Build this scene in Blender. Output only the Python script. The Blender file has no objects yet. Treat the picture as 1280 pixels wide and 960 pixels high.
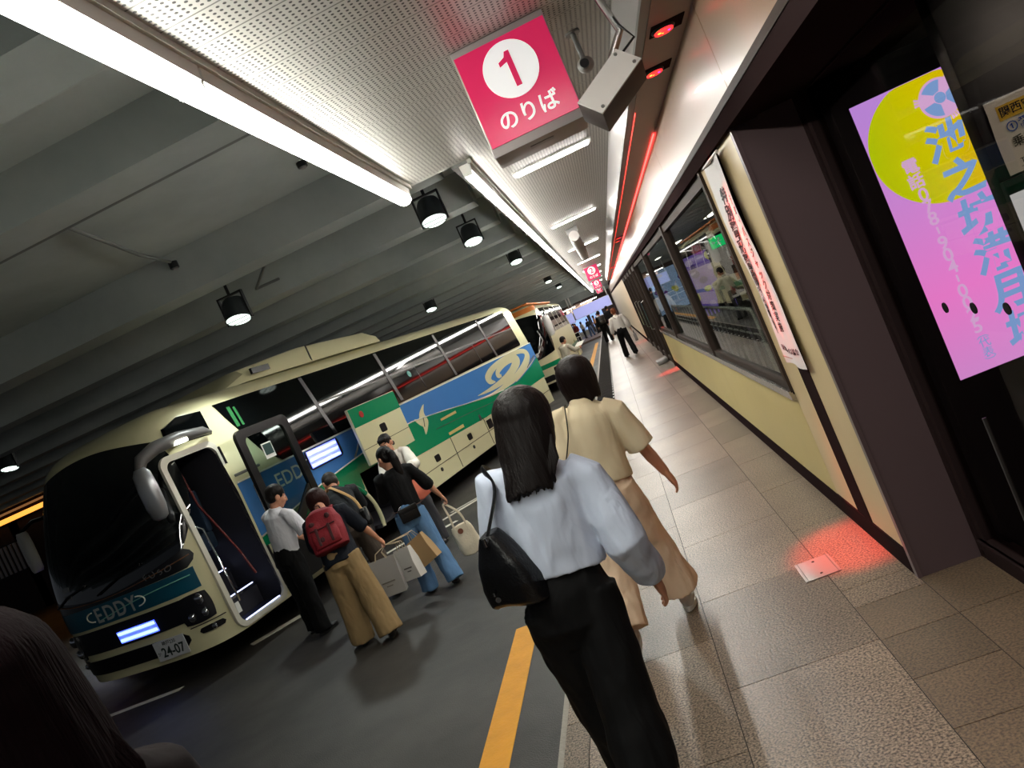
import bpy, bmesh, math, random
from math import radians as rad, sin, cos, pi, sqrt, atan2
from mathutils import Vector, Matrix, Quaternion, noise

SC = bpy.context.scene
COL = SC.collection
random.seed(7)

# ---------------------------------------------------------------- camera
CAM_H = 1.85
YAW, PITCH, ROLL, FPX = rad(8.70), rad(-2.75), rad(23.88), 957.0
_f = Vector((-sin(YAW)*cos(PITCH), cos(YAW)*cos(PITCH), sin(PITCH)))
_r = Vector((cos(YAW), sin(YAW), 0.0)); _u = _r.cross(_f)
_R = cos(ROLL)*_r - sin(ROLL)*_u
_U = sin(ROLL)*_r + cos(ROLL)*_u
cam_data = bpy.data.cameras.new('camera'); cam = bpy.data.objects.new('camera', cam_data); COL.objects.link(cam)
cam.matrix_world = Matrix(((_R.x, _U.x, -_f.x, 0), (_R.y, _U.y, -_f.y, 0), (_R.z, _U.z, -_f.z, CAM_H), (0, 0, 0, 1)))
cam_data.sensor_width = 36.0; cam_data.lens = FPX/1280*36.0
cam_data.clip_start = 0.05; cam_data.clip_end = 400
SC.camera = cam

# ---------------------------------------------------------------- world, exposure
SC.view_settings.view_transform = 'Standard'
SC.view_settings.look = 'None'
SC.view_settings.gamma = 1.0
SC.view_settings.use_curve_mapping = False
SC.view_settings.exposure = 0.0
W = bpy.data.worlds.new('night'); SC.world = W; W.use_nodes = True
W.node_tree.nodes['Background'].inputs[0].default_value = (0.50, 0.55, 0.62, 1)
W.node_tree.nodes['Background'].inputs[1].default_value = 0.10
SC.cycles.max_bounces = 7; SC.cycles.diffuse_bounces = 3; SC.cycles.glossy_bounces = 3
SC.cycles.transmission_bounces = 4; SC.cycles.transparent_max_bounces = 8
SC.cycles.caustics_reflective = False; SC.cycles.caustics_refractive = False
SC.cycles.sample_clamp_indirect = 4.0
TUBE_E, TUBE_FAR_E, SHORT_E, NEON_E = 54., 74., 38., 1.6

# ---------------------------------------------------------------- materials
_M = {}
def srgb(h):
    h = h.lstrip('#'); v = [int(h[i:i+2], 16)/255 for i in (0, 2, 4)]
    return tuple(x/12.92 if x <= .04045 else ((x+.055)/1.055)**2.4 for x in v)
def mat(name, col='#808080', rough=.55, metal=0., spec=.5, var=.06, vscale=6., bump=0., bscale=40., stretch=(1, 1, 1), emit=None, es=0., alpha=1., trans=0., coat=0., sheen=0., ior=1.45):
    """a noise-varied principled material"""
    if name in _M: return _M[name]
    m = bpy.data.materials.new(name); m.use_nodes = True; nt = m.node_tree; N = nt.nodes; L = nt.links
    b = N['Principled BSDF']; c = srgb(col) if isinstance(col, str) else col
    b.inputs['Roughness'].default_value = rough; b.inputs['Metallic'].default_value = metal
    b.inputs['Specular IOR Level'].default_value = spec; b.inputs['IOR'].default_value = ior
    b.inputs['Transmission Weight'].default_value = trans; b.inputs['Coat Weight'].default_value = coat
    b.inputs['Alpha'].default_value = alpha; b.inputs['Sheen Weight'].default_value = sheen
    b.inputs['Base Color'].default_value = (*c, 1)
    if var or bump:
        tc = N.new('ShaderNodeTexCoord'); mp = N.new('ShaderNodeMapping'); mp.inputs['Scale'].default_value = stretch
        L.new(tc.outputs['Object'], mp.inputs['Vector'])
    if var:
        nz = N.new('ShaderNodeTexNoise'); nz.inputs['Scale'].default_value = vscale; nz.inputs['Detail'].default_value = 4
        L.new(mp.outputs['Vector'], nz.inputs['Vector'])
        mx = N.new('ShaderNodeMix'); mx.data_type = 'RGBA'
        mx.inputs['A'].default_value = (*[x*(1-var) for x in c], 1); mx.inputs['B'].default_value = (*[min(1, x*(1+var)) for x in c], 1)
        L.new(nz.outputs['Fac'], mx.inputs['Factor']); L.new(mx.outputs['Result'], b.inputs['Base Color'])
    if bump:
        nb = N.new('ShaderNodeTexNoise'); nb.inputs['Scale'].default_value = bscale; nb.inputs['Detail'].default_value = 3
        L.new(mp.outputs['Vector'], nb.inputs['Vector'])
        bp = N.new('ShaderNodeBump'); bp.inputs['Strength'].default_value = bump; bp.inputs['Distance'].default_value = .02
        L.new(nb.outputs['Fac'], bp.inputs['Height']); L.new(bp.outputs['Normal'], b.inputs['Normal'])
    if emit is not None:
        e = srgb(emit) if isinstance(emit, str) else emit
        b.inputs['Emission Color'].default_value = (*e, 1); b.inputs['Emission Strength'].default_value = es
    _M[name] = m
    return m

# ---------------------------------------------------------------- mesh builder
class MB:
    def __init__(s): s.v, s.f, s.mi = [], [], []
    def add(s, vs, fs, mi=0, mat4=None):
        o = len(s.v)
        s.v += [tuple(mat4 @ Vector(p)) if mat4 else tuple(p) for p in vs]
        s.f += [tuple(i+o for i in q) for q in fs]; s.mi += [mi]*len(fs)
        return s
    def box(s, a, b, mi=0, m=None, bev=0.):
        x0, y0, z0 = [min(a[i], b[i]) for i in range(3)]; x1, y1, z1 = [max(a[i], b[i]) for i in range(3)]
        if bev:
            bm = bmesh.new(); bmesh.ops.create_cube(bm, size=1)
            for v in bm.verts: v.co = Vector(((x0+x1)/2+v.co.x*(x1-x0), (y0+y1)/2+v.co.y*(y1-y0), (z0+z1)/2+v.co.z*(z1-z0)))
            bmesh.ops.bevel(bm, geom=bm.edges[:], offset=bev, segments=2, profile=.5, affect='EDGES')
            bm.verts.ensure_lookup_table()
            s.add([v.co.copy() for v in bm.verts], [[v.index for v in f.verts] for f in bm.faces], mi, m); bm.free(); return s
        vs = [(x, y, z) for x in (x0, x1) for y in (y0, y1) for z in (z0, z1)]
        return s.add(vs, [(0, 1, 3, 2), (4, 6, 7, 5), (0, 4, 5, 1), (2, 3, 7, 6), (0, 2, 6, 4), (1, 5, 7, 3)], mi, m)
    def rings(s, rs, mi=0, m=None, caps=True, closed=True):
        n = len(rs[0]); vs = [p for r in rs for p in r]; fs = []
        for k in range(len(rs)-1):
            for i in range(n if closed else n-1):
                j = (i+1) % n; fs.append((k*n+i, k*n+j, (k+1)*n+j, (k+1)*n+i))
        if caps and closed: fs += [tuple(range(n-1, -1, -1)), tuple((len(rs)-1)*n+i for i in range(n))]
        return s.add(vs, fs, mi, m)
    def prism(s, poly, axis, a, b, mi=0, m=None):
        """poly: 2-D points, extruded along axis from a to b"""
        def P(p, h): return {'x': (h, p[0], p[1]), 'y': (p[0], h, p[1]), 'z': (p[0], p[1], h)}[axis]
        return s.rings([[P(p, a) for p in poly], [P(p, b) for p in poly]], mi, m)
    def tube(s, pts, r, n=10, mi=0, m=None, caps=True):
        pts = [Vector(p) for p in pts]; rr = r if isinstance(r, (list, tuple)) else [r]*len(pts)
        rs = []; up = None
        for k, p in enumerate(pts):
            t = (pts[min(k+1, len(pts)-1)]-pts[max(k-1, 0)]).normalized()
            if up is None: up = Vector((0, 0, 1)) if abs(t.z) < .9 else Vector((0, 1, 0))
            a = t.cross(up).normalized(); b = a.cross(t).normalized(); up = b
            rx, ry = rr[k] if isinstance(rr[k], (list, tuple)) else (rr[k], rr[k])
            rs.append([p+a*cos(2*pi*i/n)*rx+b*sin(2*pi*i/n)*ry for i in range(n)])
        return s.rings(rs, mi, m, caps)
    def cyl(s, c, r, h, axis='z', n=20, mi=0, m=None, r2=None):
        r2 = r if r2 is None else r2
        d = {'x': Vector((1, 0, 0)), 'y': Vector((0, 1, 0)), 'z': Vector((0, 0, 1))}[axis]; c = Vector(c)
        return s.tube([c-d*h/2, c+d*h/2], [r, r2], n, mi, m)
    def ell(s, c, r, q=None, n=16, k=10, mi=0, m=None):
        c = Vector(c); rs = []; M3 = q if q is not None else Matrix.Identity(3)
        vs = [c+M3 @ Vector((0, 0, -r[2]))]; fs = []
        for a in range(1, k):
            t = -pi/2+pi*a/k
            for i in range(n): vs.append(c+M3 @ Vector((r[0]*cos(t)*cos(2*pi*i/n), r[1]*cos(t)*sin(2*pi*i/n), r[2]*sin(t))))
        vs.append(c+M3 @ Vector((0, 0, r[2])))
        for i in range(n): fs.append((0, 1+(i+1) % n, 1+i))
        for a in range(k-2):
            for i in range(n):
                j = (i+1) % n; fs.append((1+a*n+i, 1+a*n+j, 1+(a+1)*n+j, 1+(a+1)*n+i))
        for i in range(n): fs.append((len(vs)-1, 1+(k-2)*n+i, 1+(k-2)*n+(i+1) % n))
        return s.add(vs, fs, mi, m)
    def lathe(s, prof, c=(0, 0, 0), n=20, mi=0, m=None):
        return s.rings([[(c[0]+r*cos(2*pi*i/n), c[1]+r*sin(2*pi*i/n), c[2]+z) for i in range(n)] for r, z in prof], mi, m)
    def poly(s, pts, mi=0, m=None, thick=None):
        """flat polygon (any simple outline) with thickness vector"""
        bm = bmesh.new(); vv = [bm.verts.new(p) for p in pts]; f = bm.faces.new(vv)
        if thick is not None:
            r = bmesh.ops.extrude_face_region(bm, geom=[f]); t = Vector(thick)
            for e in r['geom']:
                if isinstance(e, bmesh.types.BMVert): e.co += t
        bmesh.ops.triangulate(bm, faces=[f for f in bm.faces if len(f.verts) > 4], ngon_method='EAR_CLIP')
        bmesh.ops.recalc_face_normals(bm, faces=bm.faces[:])
        bm.verts.ensure_lookup_table(); bm.verts.index_update()
        s.add([v.co.copy() for v in bm.verts], [[v.index for v in f.verts] for f in bm.faces], mi, m); bm.free(); return s
    def mesh(s, name, mats=()):
        me = bpy.data.meshes.new(name); me.from_pydata(s.v, [], s.f); 
        for m in (mats if isinstance(mats, (list, tuple)) else [mats]): me.materials.append(m)
        me.polygons.foreach_set('material_index', s.mi)
        bm = bmesh.new(); bm.from_mesh(me); bmesh.ops.recalc_face_normals(bm, faces=bm.faces[:]); bm.to_mesh(me); bm.free()
        me.update(); return me
    def build(s, name, mats, parent=None, smooth=0, label=None, loc=None, rot=None):
        o = bpy.data.objects.new(name, s.mesh(name, mats)); COL.objects.link(o)
        if smooth: shade(o.data, smooth)
        if parent: o.parent = parent
        if loc is not None: o.location = loc
        if rot is not None: o.rotation_euler = rot
        if label: o['label'] = label
        return o
def shade(me, ang=40):
    me.polygons.foreach_set('use_smooth', [True]*len(me.polygons))
    if ang < 180: me.set_sharp_from_angle(angle=rad(ang))
def tag(o, label, cat, group=None):
    o['label'] = label; o['category'] = cat
    if group: o['group'] = group
    return o
def struct(o): o['kind'] = 'structure'; return o
def stuff(o): o['kind'] = 'stuff'; return o
def thing(name, label, cat, loc=(0, 0, 0), rz=0., group=None, rot=None):
    o = bpy.data.objects.new(name, None); COL.objects.link(o); o.empty_display_size = .1
    o.location = loc; o.rotation_euler = rot if rot else (0, 0, rz)
    return tag(o, label, cat, group)
def dup(root, loc=None, rz=None, label=None, group=None):
    r = root.copy(); COL.objects.link(r)
    if loc is not None: r.location = loc
    if rz is not None: r.rotation_euler[2] = rz
    if label: r['label'] = label
    if group: r['group'] = group
    def kids(src, dst):
        for ch in list(src.children):
            c = ch.copy(); COL.objects.link(c); c.parent = dst; kids(ch, c)
    kids(root, r); return r
def evalmesh(o):
    dg = bpy.context.evaluated_depsgraph_get()
    return bpy.data.meshes.new_from_object(o.evaluated_get(dg))
def remeshed(mb, voxel, smooth=4, decim=None):
    """union of overlapping closed pieces as one continuous surface"""
    me = mb.mesh('tmp', []); o = bpy.data.objects.new('tmp', me); COL.objects.link(o)
    m = o.modifiers.new('r', 'REMESH'); m.mode = 'VOXEL'; m.voxel_size = voxel
    if smooth:
        m = o.modifiers.new('s', 'SMOOTH'); m.iterations = smooth; m.factor = .5
    if decim:
        m = o.modifiers.new('d', 'DECIMATE'); m.ratio = decim
    r = evalmesh(o); bpy.data.objects.remove(o); bpy.data.meshes.remove(me); return r
def booled(me, cutters, solver='EXACT'):
    o = bpy.data.objects.new('tmp', me); COL.objects.link(o); cs = []
    for c in cutters:
        k = bpy.data.objects.new('cut', c.mesh('cut', [])); COL.objects.link(k); cs.append(k)
        m = o.modifiers.new('b', 'BOOLEAN'); m.operation = 'DIFFERENCE'; m.object = k; m.solver = solver
    r = evalmesh(o)
    for k in cs: bpy.data.objects.remove(k)
    bpy.data.objects.remove(o); return r
def meshobj(name, me, mats, parent=None, smooth=180, label=None):
    if mats is not None:
        me.materials.clear()
        for m in (mats if isinstance(mats, (list, tuple)) else [mats]): me.materials.append(m)
    o = bpy.data.objects.new(name, me); COL.objects.link(o)
    if smooth: shade(me, smooth)
    if parent: o.parent = parent
    if label: o['label'] = label
    return o
def textmesh(body, size=1., bold=0., thick=0., align='CENTER', sx=1., shear=0., spacing=1., vertical=False, res=6):
    c = bpy.data.curves.new('t', 'FONT')
    c.body = '\n'.join(body) if vertical else body
    c.size = size; c.align_x = align; c.align_y = 'CENTER'; c.offset = bold; c.extrude = thick; c.shear = shear
    c.space_character = spacing; c.resolution_u = res
    if vertical: c.space_line = .92*spacing
    o = bpy.data.objects.new('t', c); COL.objects.link(o); me = evalmesh(o)
    bpy.data.objects.remove(o); bpy.data.curves.remove(c)
    for v in me.vertices: v.co.x *= sx
    return me
def text(name, body, frame, size, material, parent=None, label=None, **k):
    """frame: 4x4 whose XY plane is the lettering plane"""
    me = textmesh(body, size, **k); me.transform(frame); me.name = name
    return meshobj(name, me, material, parent, 0, label)
def frame(o, x, y):
    x = Vector(x).normalized(); y = Vector(y); y = (y-x*y.dot(x)).normalized(); z = x.cross(y); o = Vector(o)
    return Matrix(((x.x, y.x, z.x, o.x), (x.y, y.y, z.y, o.y), (x.z, y.z, z.z, o.z), (0, 0, 0, 1)))
def pxray(u, v):
    return (_R*((u-640)/FPX) - _U*((v-480)/FPX) + _f)
# ---------------------------------------------------------------- special materials
def nodes(name, rough=.5):
    m = bpy.data.materials.new(name); m.use_nodes = True; _M[name] = m
    return m, m.node_tree.nodes, m.node_tree.links, m.node_tree.nodes['Principled BSDF']
def math_node(N, L, op, a, b=None, c=None):
    n = N.new('ShaderNodeMath'); n.operation = op
    for i, v in enumerate((a, b, c)):
        if v is None: continue
        if isinstance(v, (int, float)): n.inputs[i].default_value = v
        else: L.new(v, n.inputs[i])
    return n.outputs[0]
def m_granite(name, lo, hi, rough=.32):
    m, N, L, b = nodes(name)
    tc = N.new('ShaderNodeTexCoord')
    a = N.new('ShaderNodeTexNoise'); a.inputs['Scale'].default_value = 95; a.inputs['Detail'].default_value = 2
    c = N.new('ShaderNodeTexNoise'); c.inputs['Scale'].default_value = 1.7; c.inputs['Detail'].default_value = 5
    for n in (a, c): L.new(tc.outputs['Object'], n.inputs['Vector'])
    r = N.new('ShaderNodeValToRGB'); r.color_ramp.elements[0].position = .36; r.color_ramp.elements[1].position = .64
    r.color_ramp.elements[0].color = (*srgb(lo), 1); r.color_ramp.elements[1].color = (*srgb(hi), 1)
    L.new(a.outputs['Fac'], r.inputs['Fac'])
    mx = N.new('ShaderNodeMix'); mx.data_type = 'RGBA'; mx.blend_type = 'MULTIPLY'; mx.inputs['Factor'].default_value = .6
    r2 = N.new('ShaderNodeValToRGB'); r2.color_ramp.elements[0].position = .3; r2.color_ramp.elements[1].position = .75
    r2.color_ramp.elements[0].color = (.5, .47, .44, 1); r2.color_ramp.elements[1].color = (1.1, 1.08, 1.05, 1)
    L.new(c.outputs['Fac'], r2.inputs['Fac']); L.new(r.outputs['Color'], mx.inputs['A']); L.new(r2.outputs['Color'], mx.inputs['B'])
    L.new(mx.outputs['Result'], b.inputs['Base Color'])
    L.new(math_node(N, L, 'MULTIPLY_ADD', a.outputs['Fac'], .25, rough-.1), b.inputs['Roughness'])
    bp = N.new('ShaderNodeBump'); bp.inputs['Strength'].default_value = .5; bp.inputs['Distance'].default_value = .004
    L.new(a.outputs['Fac'], bp.inputs['Height']); L.new(bp.outputs['Normal'], b.inputs['Normal'])
    return m
def m_asphalt():
    m, N, L, b = nodes('asphalt')
    tc = N.new('ShaderNodeTexCoord')
    a = N.new('ShaderNodeTexNoise'); a.inputs['Scale'].default_value = 120; a.inputs['Detail'].default_value = 2
    c = N.new('ShaderNodeTexNoise'); c.inputs['Scale'].default_value = .8; c.inputs['Detail'].default_value = 6; c.inputs['Roughness'].default_value = .65
    for n in (a, c): L.new(tc.outputs['Object'], n.inputs['Vector'])
    r = N.new('ShaderNodeValToRGB'); r.color_ramp.elements[0].position = .3; r.color_ramp.elements[1].position = .72
    r.color_ramp.elements[0].color = (*srgb('#1d1b19'), 1); r.color_ramp.elements[1].color = (*srgb('#3d3935'), 1)
    L.new(c.outputs['Fac'], r.inputs['Fac'])
    mx = N.new('ShaderNodeMix'); mx.data_type = 'RGBA'; mx.blend_type = 'MULTIPLY'; mx.inputs['Factor'].default_value = .7
    r2 = N.new('ShaderNodeValToRGB'); r2.color_ramp.elements[0].position = .3; r2.color_ramp.elements[1].position = .7
    r2.color_ramp.elements[0].color = (.55, .55, .55, 1); r2.color_ramp.elements[1].color = (1.3, 1.3, 1.3, 1)
    L.new(a.outputs['Fac'], r2.inputs['Fac']); L.new(r.outputs['Color'], mx.inputs['A']); L.new(r2.outputs['Color'], mx.inputs['B'])
    L.new(mx.outputs['Result'], b.inputs['Base Color'])
    L.new(math_node(N, L, 'MULTIPLY_ADD', c.outputs['Fac'], -.3, .68), b.inputs['Roughness'])
    bp = N.new('ShaderNodeBump'); bp.inputs['Strength'].default_value = .6; bp.inputs['Distance'].default_value = .006
    L.new(a.outputs['Fac'], bp.inputs['Height']); L.new(bp.outputs['Normal'], b.inputs['Normal'])
    return m
def m_perforated():
    m, N, L, b = nodes('perforated')
    tc = N.new('ShaderNodeTexCoord'); sp = N.new('ShaderNodeSeparateXYZ'); L.new(tc.outputs['Object'], sp.inputs[0])
    P = .026
    def cell(o):
        q = math_node(N, L, 'FRACT', math_node(N, L, 'MULTIPLY', o, 1/P)); return math_node(N, L, 'SUBTRACT', q, .5)
    fx, fy = cell(sp.outputs['X']), cell(sp.outputs['Y'])
    d = math_node(N, L, 'SQRT', math_node(N, L, 'ADD', math_node(N, L, 'MULTIPLY', fx, fx), math_node(N, L, 'MULTIPLY', fy, fy)))
    hole = math_node(N, L, 'LESS_THAN', d, .25)
    st = math_node(N, L, 'FRACT', math_node(N, L, 'MULTIPLY', sp.outputs['Y'], 1/(P*7)))
    inrow = math_node(N, L, 'GREATER_THAN', st, 1/7)
    joint = math_node(N, L, 'LESS_THAN', math_node(N, L, 'ABSOLUTE', math_node(N, L, 'SUBTRACT', st, 1/14)), .02)
    dark = math_node(N, L, 'MAXIMUM', math_node(N, L, 'MULTIPLY', hole, inrow), math_node(N, L, 'MULTIPLY', joint, .75))
    mx = N.new('ShaderNodeMix'); mx.data_type = 'RGBA'
    mx.inputs['A'].default_value = (*srgb('#c9c6c0'), 1); mx.inputs['B'].default_value = (*srgb('#3a3836'), 1)
    L.new(dark, mx.inputs['Factor']); L.new(mx.outputs['Result'], b.inputs['Base Color']); b.inputs['Roughness'].default_value = .38
    b.inputs['Metallic'].default_value = .25
    return m
def m_glass(name, tint='#e8efee', fac=1.45, rough=.0, maxmix=1.):
    """architectural pane: see-through with a mirror reflection that grows at grazing angles"""
    m = bpy.data.materials.new(name); m.use_nodes = True; _M[name] = m; nt = m.node_tree; N = nt.nodes; L = nt.links
    N.remove(N['Principled BSDF']); o = N['Material Output']
    t = N.new('ShaderNodeBsdfTransparent'); t.inputs[0].default_value = (*srgb(tint), 1)
    g = N.new('ShaderNodeBsdfGlossy'); g.inputs['Roughness'].default_value = rough
    lw = N.new('ShaderNodeLayerWeight'); lw.inputs[0].default_value = .5; f0 = ((fac-1)/(fac+1))**2
    fr = math_node(N, L, 'MULTIPLY_ADD', math_node(N, L, 'POWER', lw.outputs['Facing'], 4.5), (1-f0)*maxmix, f0)
    mx = N.new('ShaderNodeMixShader'); L.new(fr, mx.inputs[0]); L.new(t.outputs[0], mx.inputs[1]); L.new(g.outputs[0], mx.inputs[2])
    L.new(mx.outputs[0], o.inputs['Surface']); return m
def m_concrete(name, lo, hi):
    m, N, L, b = nodes(name)
    tc = N.new('ShaderNodeTexCoord')
    c = N.new('ShaderNodeTexNoise'); c.inputs['Scale'].default_value = .55; c.inputs['Detail'].default_value = 8; c.inputs['Roughness'].default_value = .6
    L.new(tc.outputs['Object'], c.inputs['Vector'])
    r = N.new('ShaderNodeValToRGB'); r.color_ramp.elements[0].position = .32; r.color_ramp.elements[1].position = .7
    r.color_ramp.elements[0].color = (*srgb(lo), 1); r.color_ramp.elements[1].color = (*srgb(hi), 1)
    L.new(c.outputs['Fac'], r.inputs['Fac']); L.new(r.outputs['Color'], b.inputs['Base Color']); b.inputs['Roughness'].default_value = .55
    bp = N.new('ShaderNodeBump'); bp.inputs['Strength'].default_value = .15; bp.inputs['Distance'].default_value = .02
    L.new(c.outputs['Fac'], bp.inputs['Height']); L.new(bp.outputs['Normal'], b.inputs['Normal'])
    return m
def m_emit(name, col, s, base='#ffffff'): return mat(name, base, .4, var=0, emit=col, es=s)

GRAN = [m_granite('granite_a', '#352c25', '#a3907d'), m_granite('granite_b', '#3b322a', '#ac9885'), m_granite('granite_c', '#302822', '#988674')]
GRAN_S = [m_granite('granite_fine_a', '#54463a', '#86725c', .4), m_granite('granite_fine_b', '#4b3f34', '#7a6854', .4)]
M_ASPH = m_asphalt(); M_PERF = m_perforated()
M_CONC = m_concrete('ceiling_concrete', '#a3adab', '#c6cdca'); M_BEAM = m_concrete('beam_concrete', '#929a98', '#b5bbb8')
M_GROUT = mat('grout', '#2b2622', .8)
M_CREAM = mat('cream_panel', '#93785f', .3, var=.04, vscale=1.5, coat=.15)
M_BEIGE = mat('beige_wall', '#cdb88d', .4, var=.07, vscale=2.2, bump=.05, bscale=30)
M_DKBR = mat('dark_brown_metal', '#2c2222', .7, spec=.0, var=.06)
M_BRZ = mat('bronze_frame', '#3d342f', .5, spec=.03, var=.06)
M_BRP = mat('brown_pillar', '#5a494b', .5, spec=.3, var=.05, vscale=3)
M_BLK = mat('black_plastic', '#0c0c0e', .4, var=.05)
M_RUB = mat('rubber', '#111112', .7, bump=.2, bscale=60)
M_STEEL = mat('stainless_steel', '#b9b7b4', .22, metal=1., var=.05)
M_ALU = mat('aluminium', '#8d8c8a', .35, metal=.8, var=.05)
M_GRAYP = mat('grey_paint', '#8f8a88', .42, var=.05)
M_WHP = mat('white_paint', '#e4e2dd', .4, var=.03)
M_GLASS = m_glass('window_glass', '#dfe4e0', 1.45, maxmix=.55); M_GLASSD = m_glass('shop_glass', '#d2cdca', 1.3, maxmix=.18)
M_YEL = mat('yellow_road_paint', '#c98a1e', .6, var=.2, vscale=9, bump=.2, bscale=50)
M_WLINE = mat('white_road_paint', '#d9d6c8', .6, var=.2, vscale=9)
M_TUBE = m_emit('tube_light', (1., 1., .90), TUBE_E); M_TUBEF = m_emit('tube_light_far', (1., .97, .90), TUBE_FAR_E)
M_SHORT = m_emit('ceiling_light_panel', (1., .96, .92), SHORT_E)
M_NEON = m_emit('red_neon', (1., .045, .03), NEON_E, '#ff3020')
M_REDLED = m_emit('red_led', (1., .02, .02), 2.6, '#ff2020'); M_GRNLED = m_emit('green_led', (.1, 1., .1), 2., '#20ff20')
M_YLED = m_emit('yellow_led', (1., .75, .05), 2., '#ffd020'); M_VLED = m_emit('violet_led', (.35, .05, 1.), 2., '#6020ff')

# ---------------------------------------------------------------- sidewalk, curb, road
XW, XD, Y0, Y1 = .87, 1.20, -5., 66.
mb = MB(); mb.box((-.995, Y0, -.12), (XD+.2, Y1, -.004), 0)
mb.box((XD+.2, 4.0, -.12), (4.6, 40, -.004), 0)
def tiles(x0, x1, y0, y1, ys, off, mats_n, ofs):
    k = math.floor((y0-off)/ys)
    while off+k*ys < y1:
        a, b = max(y0, off+k*ys), min(y1, off+(k+1)*ys); g = .0025
        if b-a > .02: mb.box((x0+g, a+g, -.03), (x1-g, b-g, 0), ofs+random.randrange(mats_n))
        k += 1
tiles(-.87, -.18, Y0, Y1, 1.03, 3.98, 3, 1); tiles(-.18, .52, Y0, Y1, 1.03, 3.42, 3, 1)
tiles(.52, XW, Y0, 3.76, .355, 3.76, 2, 4); tiles(.52, XW, 3.76, Y1, 1.03, 3.98, 3, 1)
tiles(XW, XD+.2, Y0, 3.9, .71, 3.41, 2, 4); tiles(-1.0, -.87, Y0, Y1, 1.03, 3.62, 3, 1)
struct(mb.build('floor', [M_GROUT]+GRAN+GRAN_S))
struct(MB().box((-1.03, Y0, -.16), (-.997, Y1, -.002), 0).build('curb', [mat('curb_stone', '#8b857c', .6, bump=.2)]))
mb = MB()
for k in range(100): mb.box((-.96, 10.6+k*.5, 0), (-.57, 11.05+k*.5, .012), 0); mb.box((-.60, 10.62+k*.5, .010), (-.575, 10.75+k*.5, .016), 1)
struct(mb.build('trim_1', [mat('dark_edge_mat', '#17110e', .85, spec=.1, bump=.3, bscale=80), M_WHP]))
mb = MB(); mb.rings([[(-34, y, z), (-1.02, y, z)] for y, z in ((-8, -.15), (46, -.15), (58, -.42), (90, -.42))], closed=False, caps=False)
struct(mb.build('road', [M_ASPH]))
def stripe(mb, a, b, w, z=-.147, mi=0):
    a, b = Vector((*a, 0)), Vector((*b, 0)); d = (b-a).normalized(); n = Vector((-d.y, d.x, 0))*w/2
    mb.add([(p.x, p.y, z) for p in (a-n, b-n, b+n, a+n)]+[(p.x, p.y, z-.003) for p in (a-n, b-n, b+n, a+n)], [(0, 1, 2, 3), (4, 5, 6, 7), (0, 1, 5, 4), (2, 3, 7, 6), (1, 2, 6, 5), (3, 0, 4, 7)], mi)
for a, b, lab in (((-1.49, -2.), (-1.49, 5.56), 'orange yellow line painted on the asphalt beside the curb'), ((-1.42, 27.), (-1.34, 46.), 'far yellow road line running off towards the lit concourse')):
    mb = MB(); stripe(mb, a, b, .19); tag(mb.build('road_line', [M_YEL]), lab, 'road marking', 'yellow lines along the curb')
for a, b, w, lab in (((-4.33, 10.12), (-2.85, 11.7), .10, 'long white bay line beside the near coach, under the jeans wearer'), ((-3.99, 9.86), (-3.15, 10.55), .10, 'short white bay line just nearer than the long one'), ((-3.42, 11.35), (-2.95, 11.75), .07, 'white bay line that meets the long one near the tote bag'),
                ((-7.4, 7.62), (-5.9, 7.55), .10, 'white bay line in front of the number plate of the near coach'), ((-5.35, 8.22), (-4.75, 8.8), .16, 'pale bay line by the coach steps beside the driver\'s shoes')):
    mb = MB(); stripe(mb, a, b, w); tag(mb.build('road_line', [M_WLINE]), lab, 'road marking', 'white bay lines')
struct(MB().box((-40, 58.5, -.45), (-1.05, 90, -.28)).build('platform', [mat('platform_stone', '#6b5a50', .5)]))

# ---------------------------------------------------------------- ceilings
struct(MB().box((-.95, Y0, 3.2), (XW+.05, 5.55, 3.26)).box((-.48, 5.55, 3.2), (XW+.05, Y1, 3.26)).build('ceiling', [M_PERF]))
mb = MB().box((-.97, Y0, 3.17), (-.94, 5.55, 4.3), 0).box((-.97, 5.55, 3.2), (-.44, 5.60, 4.3), 0).box((-.50, 5.6, 3.17), (-.47, Y1, 4.3), 0)
mb.box((-.62, 5.6, 3.18), (-.50, Y1, 3.20), 1)
struct(mb.build('trim_2', [mat('fascia_board', '#c9c8c0', .5), M_ALU]))
struct(MB().box((-40, -8, 4.25), (-.46, 75, 4.35)).build('ceiling_slab', [M_CONC]))
ybs = [3.25, 5.0, 8.2, 10.55]+[12.9+2.35*k for k in range(20)]
for y in [-4., -1.5, .9]+ybs:
    w = .22 if y != 5.0 else .2
    mb = MB(); zb = 3.8 if y != 5.0 else 3.92
    mb.prism([(y-w-.06, 4.26), (y+w+.06, 4.26), (y+w, zb), (y-w, zb)], 'x', -40, -1.05)
    struct(mb.build('ceiling_beam', [M_BEAM]))
# trunk box above the shop fronts
struct(MB().box((.62, Y0, 2.92), (XW+.02, 44, 3.21), 0).box((.615, Y0, 2.905), (.66, 44, 2.925), 1).box((.66, Y0, 2.90), (XW, 44, 2.92), 2)
       .build('trim_3', [mat('trunk_white', '#b9b6b4', .3, metal=.3, var=.04), M_ALU, mat('trunk_underside', '#8d7a72', .35)]))
tag(MB().tube([(.668, 5.2, 2.894), (.668, 42, 2.894)], .004, 6).build('neon_strip', [M_NEON]), 'thin red neon line along the lower edge of the ceiling trunk', 'neon strip')
tag(MB().tube([(.862, 6.2, 2.893), (.862, 42, 2.893)], .005, 6).build('led_strip', [m_emit('red_strip', (1., .05, .04), 9., '#ff3020')]), 'red light strip glowing along the top of the cream wall band', 'light strip')

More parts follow.
